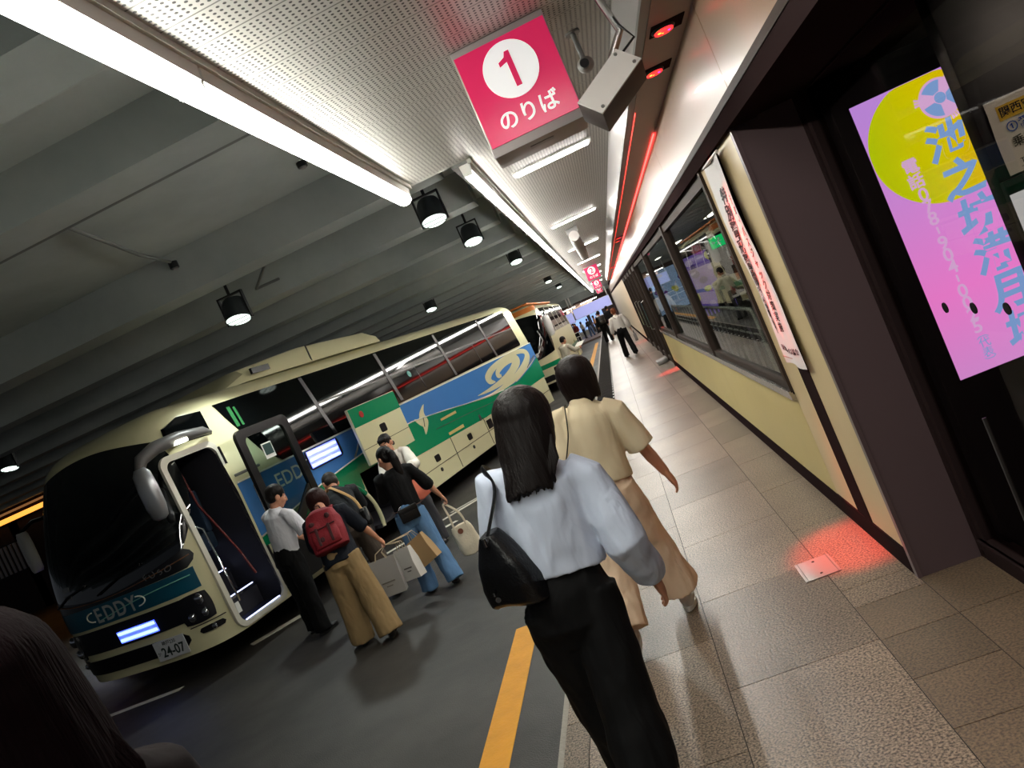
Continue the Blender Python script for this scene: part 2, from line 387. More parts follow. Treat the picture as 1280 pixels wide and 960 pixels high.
# ---------------------------------------------------------------- right-hand wall
mb = MB()
for k, (a, b) in enumerate([(-5, -1.6), (-1.6, .9), (.9, 3.6), (3.6, 6.6), (6.6, 9.6), (9.6, 12.6), (12.6, 16), (16, 20), (20, 24), (24, 30), (30, 36), (36, 42), (42, Y1)]):
    mb.box((XW, a+.003, 2.47), (XW+.1, b-.003, 2.91), 0)
mb.box((XW+.02, Y0, 2.46), (XW+.1, Y1, 3.2), 1)
struct(mb.build('wall_right_upper', [M_CREAM, M_DKBR]))
mb = MB().box((XW-.03, Y0, 2.36), (XW+.12, Y1, 2.47), 0).box((XW-.035, Y0, 2.44), (XW-.02, Y1, 2.475), 1)
mb.box((XW, Y0, 2.37), (XD+.25, 3.83, 2.40), 0).box((XD, Y0, 2.36), (XD+.06, 3.83, 2.44), 0)
struct(mb.build('trim_4', [M_DKBR, M_BRZ]))
mb = MB().box((XW, 3.86, .14), (XW+.09, 5.0, 2.37), 0)
mb.box((XW-.004, 4.34, .13), (XW+.02, 4.58, 2.36), 1)
struct(mb.build('wall_right', [M_BEIGE, M_DKBR]))
mb = MB().box((XW+.004, 3.83, 0), (XD+.12, 3.93, 2.4), 0).box((XW-.008, 3.826, 0), (XW+.012, 3.87, 2.38), 1)
mb.box((XD-.02, 3.74, 0), (XD+.14, 3.84, 2.38), 2).box((XD-.03, 3.79, .0), (XD-.005, 3.83, 2.38), 2)
struct(mb.build('pillar', [M_BRP, mat('pillar_edge', '#6a585a', .35, metal=.4), M_DKBR]))
mb = MB()
for a, b in ((5.0, 8.4), (8.4, 12.8), (12.8, 16.6), (26.6, 34), (34, 42), (42, 50), (50, Y1)): mb.box((XW, a+.003, .13), (XW+.09, b-.003, .80 if b < 27 else 2.37), 0 if b < 27 else 1)
struct(mb.build('wall_right_lower', [mat('lower_wall', '#c6b377', .42, var=.08, vscale=1.4), mat('far_cream', '#d2c3ab', .5)]))
struct(MB().box((XW-.006, 3.87, 0), (XW+.05, 16.7, .135)).box((XW-.006, 26.5, 0), (XW+.05, Y1, .135)).build('baseboard_right', [M_DKBR]))
struct(MB().box((XW-.03, 5.0, .80), (XW+.10, 16.6, .835), 0).box((XW-.034, 5.0, .835), (XW-.01, 16.6, .86), 0).build('trim_5', [M_STEEL]))
# window wall of the waiting room
def window(n, y0, y1):
    t = bpy.data.objects.new('window_%d' % n, None); COL.objects.link(t); struct(t)
    f = MB()
    f.box((XW-.02, y0, .85), (XW+.07, y0+.07, 2.36)).box((XW-.02, y1-.07, .85), (XW+.07, y1, 2.36)).box((XW, y0, .85), (XW+.06, y1, .90)).box((XW, y0, 2.28), (XW+.06, y1, 2.36))
    f.build('window_frame', [M_BRZ], t)
    MB().box((XW+.028, y0+.06, .89), (XW+.036, y1-.06, 2.29)).build('window_pane', [M_GLASS], t)
    return t
window(1, 5.0, 8.5); window(2, 8.5, 12.85); window(3, 12.85, 16.6)
ys = [16.6, 18.3, 20.0, 22.0, 24.2, 26.6]
for n, (a, b) in enumerate(zip(ys[:-1], ys[1:])):
    t = bpy.data.objects.new('door_%d' % (n+1), None); COL.objects.link(t); struct(t)
    f = MB().box((XW-.03, a, 0), (XW+.08, a+.10, 2.36)).box((XW-.01, b-.08, 0), (XW+.07, b, 2.36)).box((XW, a, 0), (XW+.06, b, .14)).box((XW, a, 2.25), (XW+.06, b, 2.36))
    f.build('door_frame', [M_BRZ], t)
    MB().box((XW+.028, a+.09, .13), (XW+.036, b-.07, 2.26)).build('door_pane', [M_GLASS], t)
    if n in (1, 2, 3):
        y = a+.26; MB().tube([(XW-.02, y, .8), (XW-.08, y, .82), (XW-.08, y, 1.5), (XW-.02, y, 1.52)], .016, 8).build('door_handle', [M_STEEL], t)
# shop front with the clear pane at the recess
t = bpy.data.objects.new('window_4', None); COL.objects.link(t); struct(t)
MB().box((XD-.03, Y0, 0), (XD+.06, 3.78, .105)).box((XD-.045, Y0, .07), (XD-.02, 3.78, .105)).build('window_frame', [M_DKBR], t)
MB().box((XD+.010, Y0, .10), (XD+.018, 3.75, 2.37)).build('window_pane', [M_GLASSD], t)
MB().box((XD+.006, 3.28, .10), (XD+.022, 3.286, .80)).build('pane_joint', [M_ALU], t)
for k, y in enumerate((3.21, 2.975, 2.74, 2.5)):
    MB().cyl((XD+.009, y, 1.29), .022, .004, 'x', 20).build('warning_dot', [M_BLK], t)
# inside the shop behind that pane
struct(MB().box((XD+.05, Y0, -.02), (4.5, 3.9, .0), 0).build('floor_shop', [mat('shop_floor', '#1a1718', .35)]))
struct(MB().box((4.45, Y0, 0), (4.55, 3.9, 2.7), 0).box((XD+.14, 3.84, 0), (4.5, 3.94, 2.7), 0).box((XD+.1, Y0, 2.6), (4.5, 3.9, 2.7), 1)
       .build('wall_shop', [mat('shop_wall', '#7d6a55', .55), mat('shop_ceiling', '#5c5148', .6)]))
# waiting room behind the long windows
struct(MB().box((4.5, 3.95, 0), (4.6, 40, 2.75)).box((XW+.1, 3.94, 0), (4.6, 4.0, 2.75)).build('wall_waiting_room', [mat('room_wall', '#4b423d', .5)]))
struct(MB().box((XW+.09, 3.95, 2.62), (4.6, 40, 2.7)).build('ceiling_waiting_room', [mat('room_ceiling', '#57524e', .55)]))
mb = MB()
for k in range(36): mb.box((XW+.1, 4+k, .002), (4.5, 4.985+k, .012), k % 2)
struct(mb.build('floor_waiting_room', [mat('room_floor_a', '#6d6357', .35), mat('room_floor_b', '#5b5248', .35)]))

# ---------------------------------------------------------------- far end of the hall
struct(MB().box((-40, 74, -.5), (20, 74.3, 6)).build('wall_back', [mat('far_wall', '#7a6256', .6)]))
struct(MB().box((-3.4, 68, 2.1), (-.9, 68.5, 2.75), 0).box((-40, 67, 2.9), (3, 68.5, 4.3), 1).build('far_lintel', [mat('far_lintel', '#a08678', .6), M_BEAM]))
struct(MB().box((-40, 58, 3.3), (-.5, 58.3, 4.3)).build('wall_far_beam', [M_BEAM]))
struct(MB().box((-24, 26.0, -.15), (-23.6, 74, 4.3)).box((-40, 26, -.15), (-13, 26.3, 4.3)).build('wall_left', [mat('left_wall', '#3a2c2a', .7)]))
struct(MB().box((XW, Y1, -.4), (1.0, 74, 3.3)).build('wall_right_far', [mat('far_cream', '#d2c3ab', .5)]))
for x, y, lab in ((-3.2, 67.6, 'added lamp panel brightening the shops at the far end, on the left'), (-1.2, 67.6, 'added lamp panel brightening the shops at the far end, on the right')):
    t = thing('added_concourse_lamp', lab, 'light', (x, y, 2.6), group='added lamps brightening the far shops')  # lamp panels added only to brighten the far concourse
    MB().box((-.8, -.2, 0), (.8, .2, .06)).cyl((-.6, 0, .16), .02, .28, n=8).cyl((.6, 0, .16), .02, .28, n=8).build('lamp_frame', [M_WHP], t); MB().box((-.75, -.15, -.02), (.75, .15, 0)).build('diffuser', [m_emit('added_concourse_light', (1., .96, .9), 30.)], t)
# ---------------------------------------------------------------- lamps that light the place
def spot(name, loc, to, power, col, ang, blend=.3, r=.05, parent=None):
    d = bpy.data.lights.new(name, 'SPOT'); d.energy = power; d.color = col; d.spot_size = rad(ang); d.spot_blend = blend; d.shadow_soft_size = r
    o = bpy.data.objects.new(name, d); COL.objects.link(o); o.location = loc
    o.rotation_euler = (Vector(to)-Vector(loc)).to_track_quat('-Z', 'Y').to_euler()
    if parent: o.parent = parent
    return o
def ceiling_tube(y0, y1, x, m, lab, w=.085):
    t = thing('tube_light', lab, 'light', (x, (y0+y1)/2, 3.14), group='tube lights along the edge of the walkway ceiling')
    h = (y1-y0)/2
    MB().prism([(-w*.75, .05), (w*.75, .05), (w*.62, -.02), (-w*.62, -.02)], 'y', -h, h).build('light_housing', [M_WHP], t)
    MB().tube([(0, -h, -.035), (0, h, -.035)], [(w*.55, w*.42)]*2, 12).build('diffuser', [m], t, 60)
    for a, b in ((-h-.004, -h), (h, h+.004)): MB().box((-w*.58, a, -.05), (w*.58, b, .045)).build('end_cap', [M_WHP], t)
for a, b, lab in ((-3.6, -.3, 'tube light over the curb behind the viewer'), (-.28, 2.6, 'long bright tube light overhead at the upper left'), (2.62, 5.5, 'bright tube light over the curb ending beside the round floodlight')):
    ceiling_tube(a, b, -1.015, M_TUBE, lab)
yy = 5.62; k = 0
words = ['first', 'second', 'third', 'fourth', 'fifth', 'sixth', 'seventh', 'eighth', 'ninth', 'tenth', 'eleventh', 'twelfth', 'thirteenth', 'fourteenth']
while yy < 62:
    ceiling_tube(yy, yy+4.6, -.53, M_TUBEF, 'far tube light over the curb, %s away from the numbered sign' % words[k], .06); yy += 4.62; k += 1
k = 0
for y in (-3.2, 1.9, 6.85, 11.6, 16.9, 22.6, 28.2, 34, 40, 46):
    t = thing('ceiling_light', ('slim ceiling light panel set across the walkway, %s from the camera' % words[k-1]) if k else 'slim ceiling light panel across the walkway behind the viewer', 'light', (.08, y, 3.19), group='slim lights across the walkway ceiling')
    MB().box((-.37, -.10, -.004), (.37, .10, .02)).build('light_frame', [M_WHP], t)
    MB().box((-.34, -.065, -.014), (.34, .065, 0)).build('diffuser', [M_SHORT], t); k += 1
def floodlight(x, y, z, lab, rz=0., s=1., power=170):
    t = thing('floodlight', lab, 'light', (x, y, z), rz, 'round floodlights under the concrete ceiling')
    MB().box((-.17*s, -.03, .0), (-.15*s, .03, .36)).box((.15*s, -.03, .0), (.17*s, .03, .36)).box((-.17*s, -.03, .34), (.17*s, .03, .36)).cyl((0, 0, (.36+4.25-z)/2), .02, 4.25-z-.36).build('bracket', [M_BLK], t)
    T = Matrix.Translation((0, 0, .16)) @ Matrix.Rotation(rad(-16), 4, 'X') @ Matrix.Translation((0, 0, -.12))
    MB().lathe([(.02, .26), (.12, .25), (.145, .2), (.155, .02), (.165, -.02), (.150, -.02), (.150, .02), (.02, .03)], n=24, m=T).build('lamp_housing', [mat('flood_black', '#23282a', .5)], t, 40)
    MB().lathe([(.002, .02), (.148, .02), (.146, -.022), (.002, -.035)], n=24, m=T).build('lens', [m_emit('flood_lens', (.82, 1., .9), 2.2)], t, 40)
    for a in (-.05, .05): MB().box((-.14, a-.004, -.04), (.14, a+.004, -.032), m=T).build('lens_rib', [M_ALU], t)
    spot('flood_beam', (0, -.1, -.08), (0, -.8, -3), power, (.92, 1., .95), 110, .6, .12, t)
    return t
for x, y, z, lab in ((-1.42, 8.95, 3.5, 'round floodlight next to the end of the bright tube'), (-4.15, 9.0, 3.45, 'round floodlight hanging above the roof of the near coach'), (-1.5, 12.2, 3.55, 'floodlight behind the one at the end of the tube'),
                     (-1.55, 18.8, 3.6, 'third floodlight of the row beside the far tubes'), (-4.45, 21.1, 3.6, 'floodlight above the rear of the near coach'), (-1.8, 32.85, 3.6, 'fourth floodlight of the row beside the far tubes'), (-1.9, 42.2, 3.6, 'farthest floodlight of the row beside the far tubes'),
                     (-11.75, 13.4, 3.55, 'floodlight in the dark left of the coach windscreen')):
    floodlight(x, y, z, lab)
# ---------------------------------------------------------------- numbered stop signs
M_RED = mat('sign_magenta', '#d2265a', .22, var=.03, emit='#d2265a', es=.35); M_SIGNW = mat('sign_white', '#f1f1f4', .3, var=.02, emit='#ffffff', es=.35)
M_SIGNBOX = mat('sign_box', '#a8a09e', .4, metal=.2)
def stop_sign(y, digit, lab):
    t = thing('stop_sign', lab, 'sign', (.034, y, 2.95), group='numbered stop signs over the walkway')
    w, zt, zb = .226, .216, -.232
    MB().box((-w-.008, 0, zb-.045), (w+.008, .27, zt+.033), 0, bev=.006).build('sign_case', [M_SIGNBOX], t, 30)
    MB().box((-w, -.006, zb), (w, .004, zt)).build('sign_face', [M_RED], t)
    MB().cyl((0, -.009, .062), .131, .006, 'y', 48).build('number_disc', [M_SIGNW], t, 40)
    if digit == '1': MB().poly([(-.006, -.0145, -.04), (.026, -.0145, -.04), (.026, -.0145, .155), (.0, -.0145, .155), (-.012, -.0145, .128), (-.05, -.0145, .112), (-.05, -.0145, .088), (-.006, -.0145, .10)], thick=(0, .0025, 0), m=Matrix.Translation((0, 0, .0108)) @ Matrix.Scale(.86, 4, (1, 0, 0)) @ Matrix.Scale(.86, 4, (0, 0, 1))).build('numeral', [M_RED], t)
    else: text('numeral', digit, frame((0.0, -.0135, .055), (1, 0, 0), (0, 0, 1)), .25, M_RED, t, thick=.0005, bold=.006)
    text('lettering', 'のりば', frame((.0, -.008, -.150), (1, 0, 0), (0, 0, 1)), .098, M_SIGNW, t, thick=.0012, bold=.0016, spacing=1.06)
    MB().box((-.06, .08, zb-.048), (.06, .13, zb-.044)).build('name_plate', [M_GRAYP], t)
    MB().box((-.235, .02, .245), (.235, .13, .26)).build('hanger', [M_SIGNBOX], t)
    return t
stop_sign(3.65, '1', 'large pinkish red hanging sign with a white disc and the numeral 1')
stop_sign(26., '2', 'small far red hanging sign with the numeral 2')
stop_sign(42., '3', 'red hanging sign seen just below the one numbered 2')
stop_sign(60., '4', 'farthest and smallest red hanging sign over the walkway')

# ---------------------------------------------------------------- speaker box on its arm, small camera, LED discs
t = thing('speaker_box', 'grey white box speaker on a metal arm beside the large numbered sign', 'speaker', (.40, 3.5, 2.69))
Q = Matrix.Rotation(rad(-32), 4, 'Y') @ Matrix.Rotation(rad(12), 4, 'Z') @ Matrix.Rotation(rad(-24), 4, 'X')
MB().box((-.15, -.055, -.07), (.15, .075, .07), m=Q, bev=.006).build('speaker_case', [mat('speaker_grey', '#4f4744', .5)], t, 30)
MB().box((-.148, -.062, -.068), (.146, -.054, .068), m=Q).build('front_cover', [mat('speaker_white', '#d8d3cf', .4)], t)
for x, z in ((-.12, -.05), (.12, -.05), (.12, .05)):
    MB().cyl((x, -.064, z), .008, .006, 'y', 10, m=Q).build('screw', [M_ALU], t)
MB().box((.149, -.02, -.02), (.152, .03, .03), m=Q).build('socket', [M_BLK], t)
MB().tube([Q @ Vector((.04, .02, .07)), (.13, .02, .22), (.09, .04, .44)], .018, 10).lathe([(.02, .42), (.055, .44), (.05, .475), (.06, .51)], (.09, .04, 0), 14).build('mount_arm', [M_STEEL], t, 40)
MB().tube([Q @ Vector((.10, .0, .07)), (.17, -.01, .16), (.13, .0, .24), (.12, .02, .3)], .006, 6).build('cable', [M_BLK], t, 60)
t = thing('camera', 'little dark security camera under the ceiling just left of the box speaker', 'camera', (.40, 4.15, 3.0))
MB().cyl((0, 0, .12), .014, .16).cyl((0, 0, .195), .04, .012).build('mount', [M_ALU], t)
MB().ell((0, 0, .02), (.045, .06, .04)).build('camera_body', [M_GRAYP], t, 60)
MB().cyl((-.01, -.06, .01), .024, .03, 'y').build('camera_lens', [M_BLK], t, 40)
nm = ['nearest', 'second', 'third', 'fourth', 'fifth', 'sixth', 'seventh']
for k, (y, zf) in enumerate(((3.05, 2.3), (3.73, 2.3), (4.39, 2.3), (15.2, 2.3), (16.0, 2.3), (27.4, 2.3), (28.2, 2.3))):
    t = thing('led_light', 'round red and green LED light under the ceiling trunk, %s along the walkway' % nm[k], 'light', (.74, y, 2.895), group='LED lights shining red on the wall')
    MB().lathe([(.002, .004), (.052, .004), (.058, -.004), (.052, -.012), (.046, -.008), (.002, -.008)], n=20).build('led_housing', [M_BLK], t, 40)
    MB().box((-.06, -.075, .0), (.10, .075, .006)).build('mount_plate', [M_DKBR], t)
    MB().lathe([(.036, -.012), (.046, -.012), (.046, -.016), (.036, -.016)], n=20).build('led_ring', [M_REDLED], t, 40)
    for (x, yy, m, r) in ((-.022, 0, M_GRNLED, .013), (-.005, .015, M_YLED, .007), (.008, -.008, M_REDLED, .014), (.026, .006, M_VLED, .011), (-.006, -.02, M_REDLED, .01)):
        MB().ell((x, yy, -.012), (r, r, .006), n=8, k=6).build('led', [m], t, 60)
    if k in (2, 4, 6): spot('led_beam', (0, 0, -.03), (.03, .12, -2.9), 1200. if k == 2 else 1700., (1., .03, .02), 18, .8, .04, t)
    spot('led_wash', (0, 0, -.02), (.13, -.16, -.45), 2.2, (1., .04, .04), 58, .05, .003, t)
t = thing('duct_pipe', 'pale round duct under the walkway ceiling in front of the sign numbered 2', 'duct', (-.02, 12.6, 3.04))
MB().tube([(0, 0, 0), (0, 2.2, 0), (0.02, 2.3, .0), (.03, 5.6, .0)], [.085, .085, .10, .10], 18).build('duct', [mat('duct_white', '#cfcac6', .35)], t, 50)
for y in (.2, 2.25, 5.5): MB().box((-.1, y-.015, .06), (.1, y+.015, .158)).build('clamp', [M_ALU], t)

# ---------------------------------------------------------------- hotel signage screen behind the pane
t = thing('signage_display', 'tall lit pink and yellow hotel advertising screen in a black case behind the clear pane', 'sign', (1.62, 3.64, 0))
MB().box((-.38, .0, .01), (.40, .14, 2.34), bev=.008).build('display_case', [M_BLK], t, 30)
def screen_mat():
    m, N, L, b = nodes('hotel_screen'); b.inputs['Base Color'].default_value = (.02, .02, .02, 1); b.inputs['Roughness'].default_value = .15
    tc = N.new('ShaderNodeTexCoord'); sp = N.new('ShaderNodeSeparateXYZ'); L.new(tc.outputs['Object'], sp.inputs[0])
    r = N.new('ShaderNodeValToRGB'); e = r.color_ramp.elements
    e[0].position = .0; e[0].color = (*srgb('#c98fd9'), 1); e[1].position = 1.; e[1].color = (*srgb('#b98be6'), 1)
    a = e.new(.35); a.color = (*srgb('#e57fd6'), 1); a = e.new(.7); a.color = (*srgb('#c98be0'), 1)
    L.new(math_node(N, L, 'MULTIPLY_ADD', sp.outputs['Z'], .75, -.6), r.inputs['Fac'])
    L.new(r.outputs['Color'], b.inputs['Emission Color']); b.inputs['Emission Strength'].default_value = 2.5
    return m
def moon_mat():
    m, N, L, b = nodes('hotel_moon'); b.inputs['Base Color'].default_value = (.02, .02, .02, 1)
    tc = N.new('ShaderNodeTexCoord'); sp = N.new('ShaderNodeSeparateXYZ'); L.new(tc.outputs['Object'], sp.inputs[0])
    r = N.new('ShaderNodeValToRGB'); e = r.color_ramp.elements
    e[0].position = .0; e[0].color = (*srgb('#b5d900'), 1); e[1].position = 1.; e[1].color = (*srgb('#e8a800'), 1); a = e.new(.45); a.color = (*srgb('#dcd400'), 1)
    nz = N.new('ShaderNodeTexNoise'); nz.inputs['Scale'].default_value = 2.5; L.new(tc.outputs['Object'], nz.inputs['Vector'])
    L.new(math_node(N, L, 'ADD', math_node(N, L, 'MULTIPLY_ADD', sp.outputs['X'], 1.4, .25), math_node(N, L, 'MULTIPLY', nz.outputs['Fac'], .45)), r.inputs['Fac'])
    L.new(r.outputs['Color'], b.inputs['Emission Color']); b.inputs['Emission Strength'].default_value = 2.1
    return m
MB().box((-.305, -.004, .885), (.345, .001, 2.195)).build('screen', [screen_mat()], t)
pts = [(-.02+.285*cos(a)*1.0, -.0065, 1.925+.285*sin(a)) for a in [2*pi*i/64 for i in range(64)]]
pts = [(max(-.303, min(.343, x)), y, min(2.193, z)) for x, y, z in pts]
MB().poly(pts, thick=(0, .002, 0)).build('moon_disc', [moon_mat()], t)
M_LB = m_emit('screen_blue', srgb('#86b2f2'), 1.9, '#111111'); M_LP = m_emit('screen_pink', srgb('#e3baf2'), 2.0, '#111111'); M_LY = m_emit('screen_lemon', srgb('#f2ec6a'), 1.8, '#111111')
LF = lambda x, z: frame((x, -.0095, z), (1, 0, 0), (0, 0, 1))
for k, ch in enumerate('池之坊満月城'):
    text('lettering', ch, LF(.005+.004*k, 1.885-.178*k), .175, M_LB, t, thick=.0006, bold=.006, shear=.12)
for k, ch in enumerate('電話'): text('lettering', ch, LF(-.165, 1.85-.07*k), .07, M_LP, t, thick=.0006, bold=.0016)
for k, ch in enumerate('078-904-0025'):
    zz = 1.715-.0575*k
    if ch == '-': MB().box((-.162, -.0102, zz-.012), (-.154, -.0088, zz+.02)).build('lettering', [M_LP], t)
    else: text('lettering', ch, LF(-.158, zz), .082, M_LP, t, thick=.0006, bold=.0012, sx=1.05)
for k, ch in enumerate('代表'): text('lettering', ch, LF(-.155, 1.005-.047*k), .05, M_LB, t, thick=.0006)
for z, s in ((1.037, 1), (.932, -1)):
    MB().tube([(-.18, -.0095, z-.008*s), (-.168, -.0095, z), (-.142, -.0095, z), (-.13, -.0095, z-.008*s)], .0018, 6).build('lettering', [M_LB], t)
# round family crest: a disc with three fans
cx, cz = .05, 2.075
MB().cyl((cx, -.0085, cz), .088, .0012, 'y', 40).build('crest', [M_LP], t, 40)
for k in range(3):
    a0 = pi/2+.35+k*2*pi/3
    f = [(cx+.03*cos(a0-.5), -.0105, cz+.03*sin(a0-.5))]+[(cx+.078*cos(a0-.62+1.24*i/8+.0), -.0105, cz+.078*sin(a0-.62+1.24*i/8)) for i in range(9)]+[(cx+.03*cos(a0+.5), -.0105, cz+.03*sin(a0+.5))]
    MB().poly(f, thick=(0, .001, 0)).build('crest_leaf', [M_LB], t)
    b0 = a0+pi/3; u = Vector((cos(b0), 0, sin(b0))); w = Vector((-sin(b0), 0, cos(b0))); c0 = Vector((cx, -.0105, cz))
    for s in (-1, 0, 1): MB().poly([c0+u*.075+w*(.008*s-.003), c0+u*.075+w*(.008*s+.003), c0+u*.108+w*(.014*s+.005), c0+u*.108+w*(.014*s-.005)], thick=(0, .001, 0)).build('crest_tassel', [M_LP], t)
MB().cyl((cx, -.0118, cz), .024, .0012, 'y', 24).build('crest_centre', [M_LB], t, 40)
MB().poly([(-.08, -.0085, 1.90), (.2, -.0085, 1.95), (.2, -.0085, 1.956)], thick=(0, .001, 0)).build('gleam', [M_LY], t)

# ---------------------------------------------------------------- ticket machine at the right edge with a paper notice
t = thing('ticket_machine', 'black ticket machine behind the pane at the right edge, lit screen under a ledge', 'machine', (1.262, 2.6, 0))
MB().box((0, 0, .0), (.75, .07, 2.5), bev=.006).build('machine_body', [mat('machine_black', '#17161a', .35)], t, 30)
MB().box((.0, -.02, 1.672), (.75, .0, 1.692), 0).box((.0, -.016, 1.35), (.006, .0, 1.672), 0).build('bezel', [mat('bezel_grey', '#2d2c30', .35)], t)
MB().box((.006, -.006, 1.3), (.70, .001, 1.645)).build('screen', [m_emit('white_screen', (.9, .97, 1.), 1.0, '#222222')], t)
MB().box((.01, -.012, .55), (.72, .0, 1.22), bev=.004).build('front_panel', [M_GRAYP], t, 30)
t = thing('paper_notice', 'white paper notice with handwritten style Japanese lines taped to the ticket machine', 'notice', (1.305, 2.594, 1.70))
mb = MB(); g = [[(-.01+.37*i/8, .004*sin(i*1.3+j*.9)*(.3+j*.2), .235*j/6) for i in range(9)] for j in range(7)]
mb.rings([[(x, y-.0016, z) for x, y, z in r] for r in g], closed=False, caps=False); mb.build('paper', [mat('paper', '#e9e6da', .7, var=.03)], t, 60)
M_INK = mat('ink_black', '#15151a', .6, var=0); M_BLUE = mat('ink_blue', '#2f56c0', .6, var=0)
PF = lambda x, z: frame((x, -.0085, z), (1, 0, 0), (0, 0, 1))
MB().box((.018, -.007, .166), (.148, -.006, .212)).build('highlight', [mat('marker_yellow', '#f0c63a', .6, var=.08)], t)
text('lettering', '関西空港', PF(.022, .188), .034, M_INK, t, align='LEFT', thick=.0004, bold=.0003)
text('lettering', '行き', PF(.15, .19), .016, M_INK, t, align='LEFT', thick=.0004)
text('lettering', 'バスのりば', PF(.178, .198), .036, M_INK, t, align='LEFT', thick=.0004)
text('lettering', '①番のりば', PF(.025, .138), .038, M_BLUE, t, align='LEFT', thick=.0004, bold=.0004)
text('lettering', '乗車券売場', PF(.028, .09), .036, M_INK, t, align='LEFT', thick=.0004, bold=.0004)
text('lettering', 'To KANSAI', PF(.03, .03), .024, M_INK, t, align='LEFT', thick=.0004)
MB().box((.028, -.0085, .014), (.2, -.0079, .0155)).build('underline', [M_INK], t)

# ---------------------------------------------------------------- banner on the wall
t = thing('banner', 'tall white cloth banner with two columns of black Japanese writing on the beige wall', 'banner', (XW-.03, 4.45, 1.09))
def bx(u, z): return -.012*sin(z*4.2+u*3)-.016*math.exp(-((z-.55)/.25)**2)*(1 if u > 0 else .4)-.006*sin(z*9)
mb = MB(); R_ = []
for j in range(31):
    z = 1.24*j/30; nar = 1-.05*sin(z*5)**2
    R_.append([(bx((i-4)/4, z), -.245*nar*(i-4)/4, z) for i in range(9)])
mb.rings(R_, closed=False, caps=False); mb.build('cloth', [mat('banner_cloth', '#e6e3e2', .75, var=.03, sheen=.2)], t, 60)
MB().cyl((0, 0, 1.245), .009, .52, 'y', 10).build('hanging_rod', [M_WHP], t, 40)
def btext(body, u, z, size, **k):
    me = textmesh(body, size, thick=.0006, **k); me.transform(frame((0, -u, z), (0, -1, 0), (0, 0, 1)))
    for v in me.vertices: v.co.x += bx(-v.co.y/.245, v.co.z)-.004
    meshobj('lettering', me, M_INK, t, 0)
for k, ch in enumerate('特別警戒警備実施中'): btext(ch, -.035, 1.03-.098*k, .10, bold=.0022, sx=1.15)
for k, ch in enumerate('テロ・バスジャック対策実施'): btext(ch, .115, .99-.062*k, .06, bold=.0004)
btext('国土交通省・バス協会', .02, .10, .042)
MB().box((-.006, -.22, .045), (-.004, .22, .049)).build('hem_line', [mat('hem_red', '#c98f88', .7)], t)

# ---------------------------------------------------------------- floor plate, door stop box
t = thing('floor_hatch', 'light grey metal access plate set in the walkway tiles by the red light patch', 'hatch', (.50, 4.35, .001))
MB().box((-.10, -.135, 0), (.10, .135, .006), bev=.002).build('hatch_plate', [mat('hatch_steel', '#a09b97', .4, metal=.4, bump=.1, bscale=150)], t, 30)
for x in (-.085, .085): MB().box((x-.003, -.13, .005), (x+.003, .13, .008)).build('hatch_rib', [M_ALU], t)
for y in (-.09, .09): MB().cyl((0, y, .007), .008, .003, n=10).build('hatch_screw', [M_BLK], t)
t = thing('door_stop', 'low grey metal box on the walkway floor at the foot of the far glass doors', 'box', (.70, 18.35, 0))
MB().box((-.13, -.3, 0), (.13, .3, .09), bev=.012).build('box_body', [M_ALU], t, 30)
MB().box((-.10, -.27, .088), (.10, .27, .096), bev=.003).build('box_lid', [M_GRAYP], t, 30)

# ---------------------------------------------------------------- waiting room fittings
t = thing('exit_sign', 'small green lit exit sign hanging in the waiting room', 'sign', (2.05, 12.9, 2.02))
MB().box((-.125, 0, -.10), (.125, .05, .10), bev=.006).cyl((0, .02, .38), .012, .5).build('sign_case', [M_WHP], t)
MB().box((-.118, -.004, -.093), (.118, .001, .093)).build('sign_face', [m_emit('exit_green', (.02, .8, .22), 1.4, '#0a7a35')], t)
S_ = Matrix.Scale(.74, 4)
MB().cyl((.05, -.008, .055), .022, .004, 'y', 12, m=S_).tube([(.04, -.008, .03), (.02, -.008, -.03), (.06, -.008, -.08)], .012, 6, m=S_).tube([(.02, -.008, -.03), (-.03, -.008, -.07)], .012, 6, m=S_).tube([(.04, -.008, .02), (.09, -.008, -.01)], .009, 6, m=S_).tube([(.04, -.008, .025), (-.01, -.008, .0)], .009, 6, m=S_).build('running_figure', [M_SIGNW], t)
MB().poly([(-.13, -.008, 0), (-.09, -.008, .04), (-.09, -.008, .015), (-.05, -.008, .015), (-.05, -.008, -.015), (-.09, -.008, -.015), (-.09, -.008, -.04)], thick=(0, .002, 0), m=S_).build('arrow', [M_SIGNW], t)
for k, (y0, y1) in enumerate(((10.6, 16.2), (16.9, 23.))):
    t = thing('railing', ['chrome queue railing nearest the window corner of the waiting room', 'farther chrome queue railing in the waiting room'][k], 'railing', (1.75, y0, 0), group='waiting room railings')
    L_ = y1-y0
    m_r = mat('rail_silver', '#c4bfb8', .3, metal=.3)
    MB().tube([(0, .0, .0), (0, .0, .92), (0, .06, .98), (0, L_-.06, .98), (0, L_, .92), (0, L_, 0)], .026, 10).build('top_rail', [m_r], t, 60)
    MB().tube([(0, .02, .60), (0, L_-.02, .60)], .016, 8).build('lower_rail', [m_r], t, 60)
    for i in range(1, 10): MB().cyl((0, L_*i/10, .48), .022, .96, n=8).build('baluster', [mat('baluster_dark', '#2f2a28', .4)], t, 60)
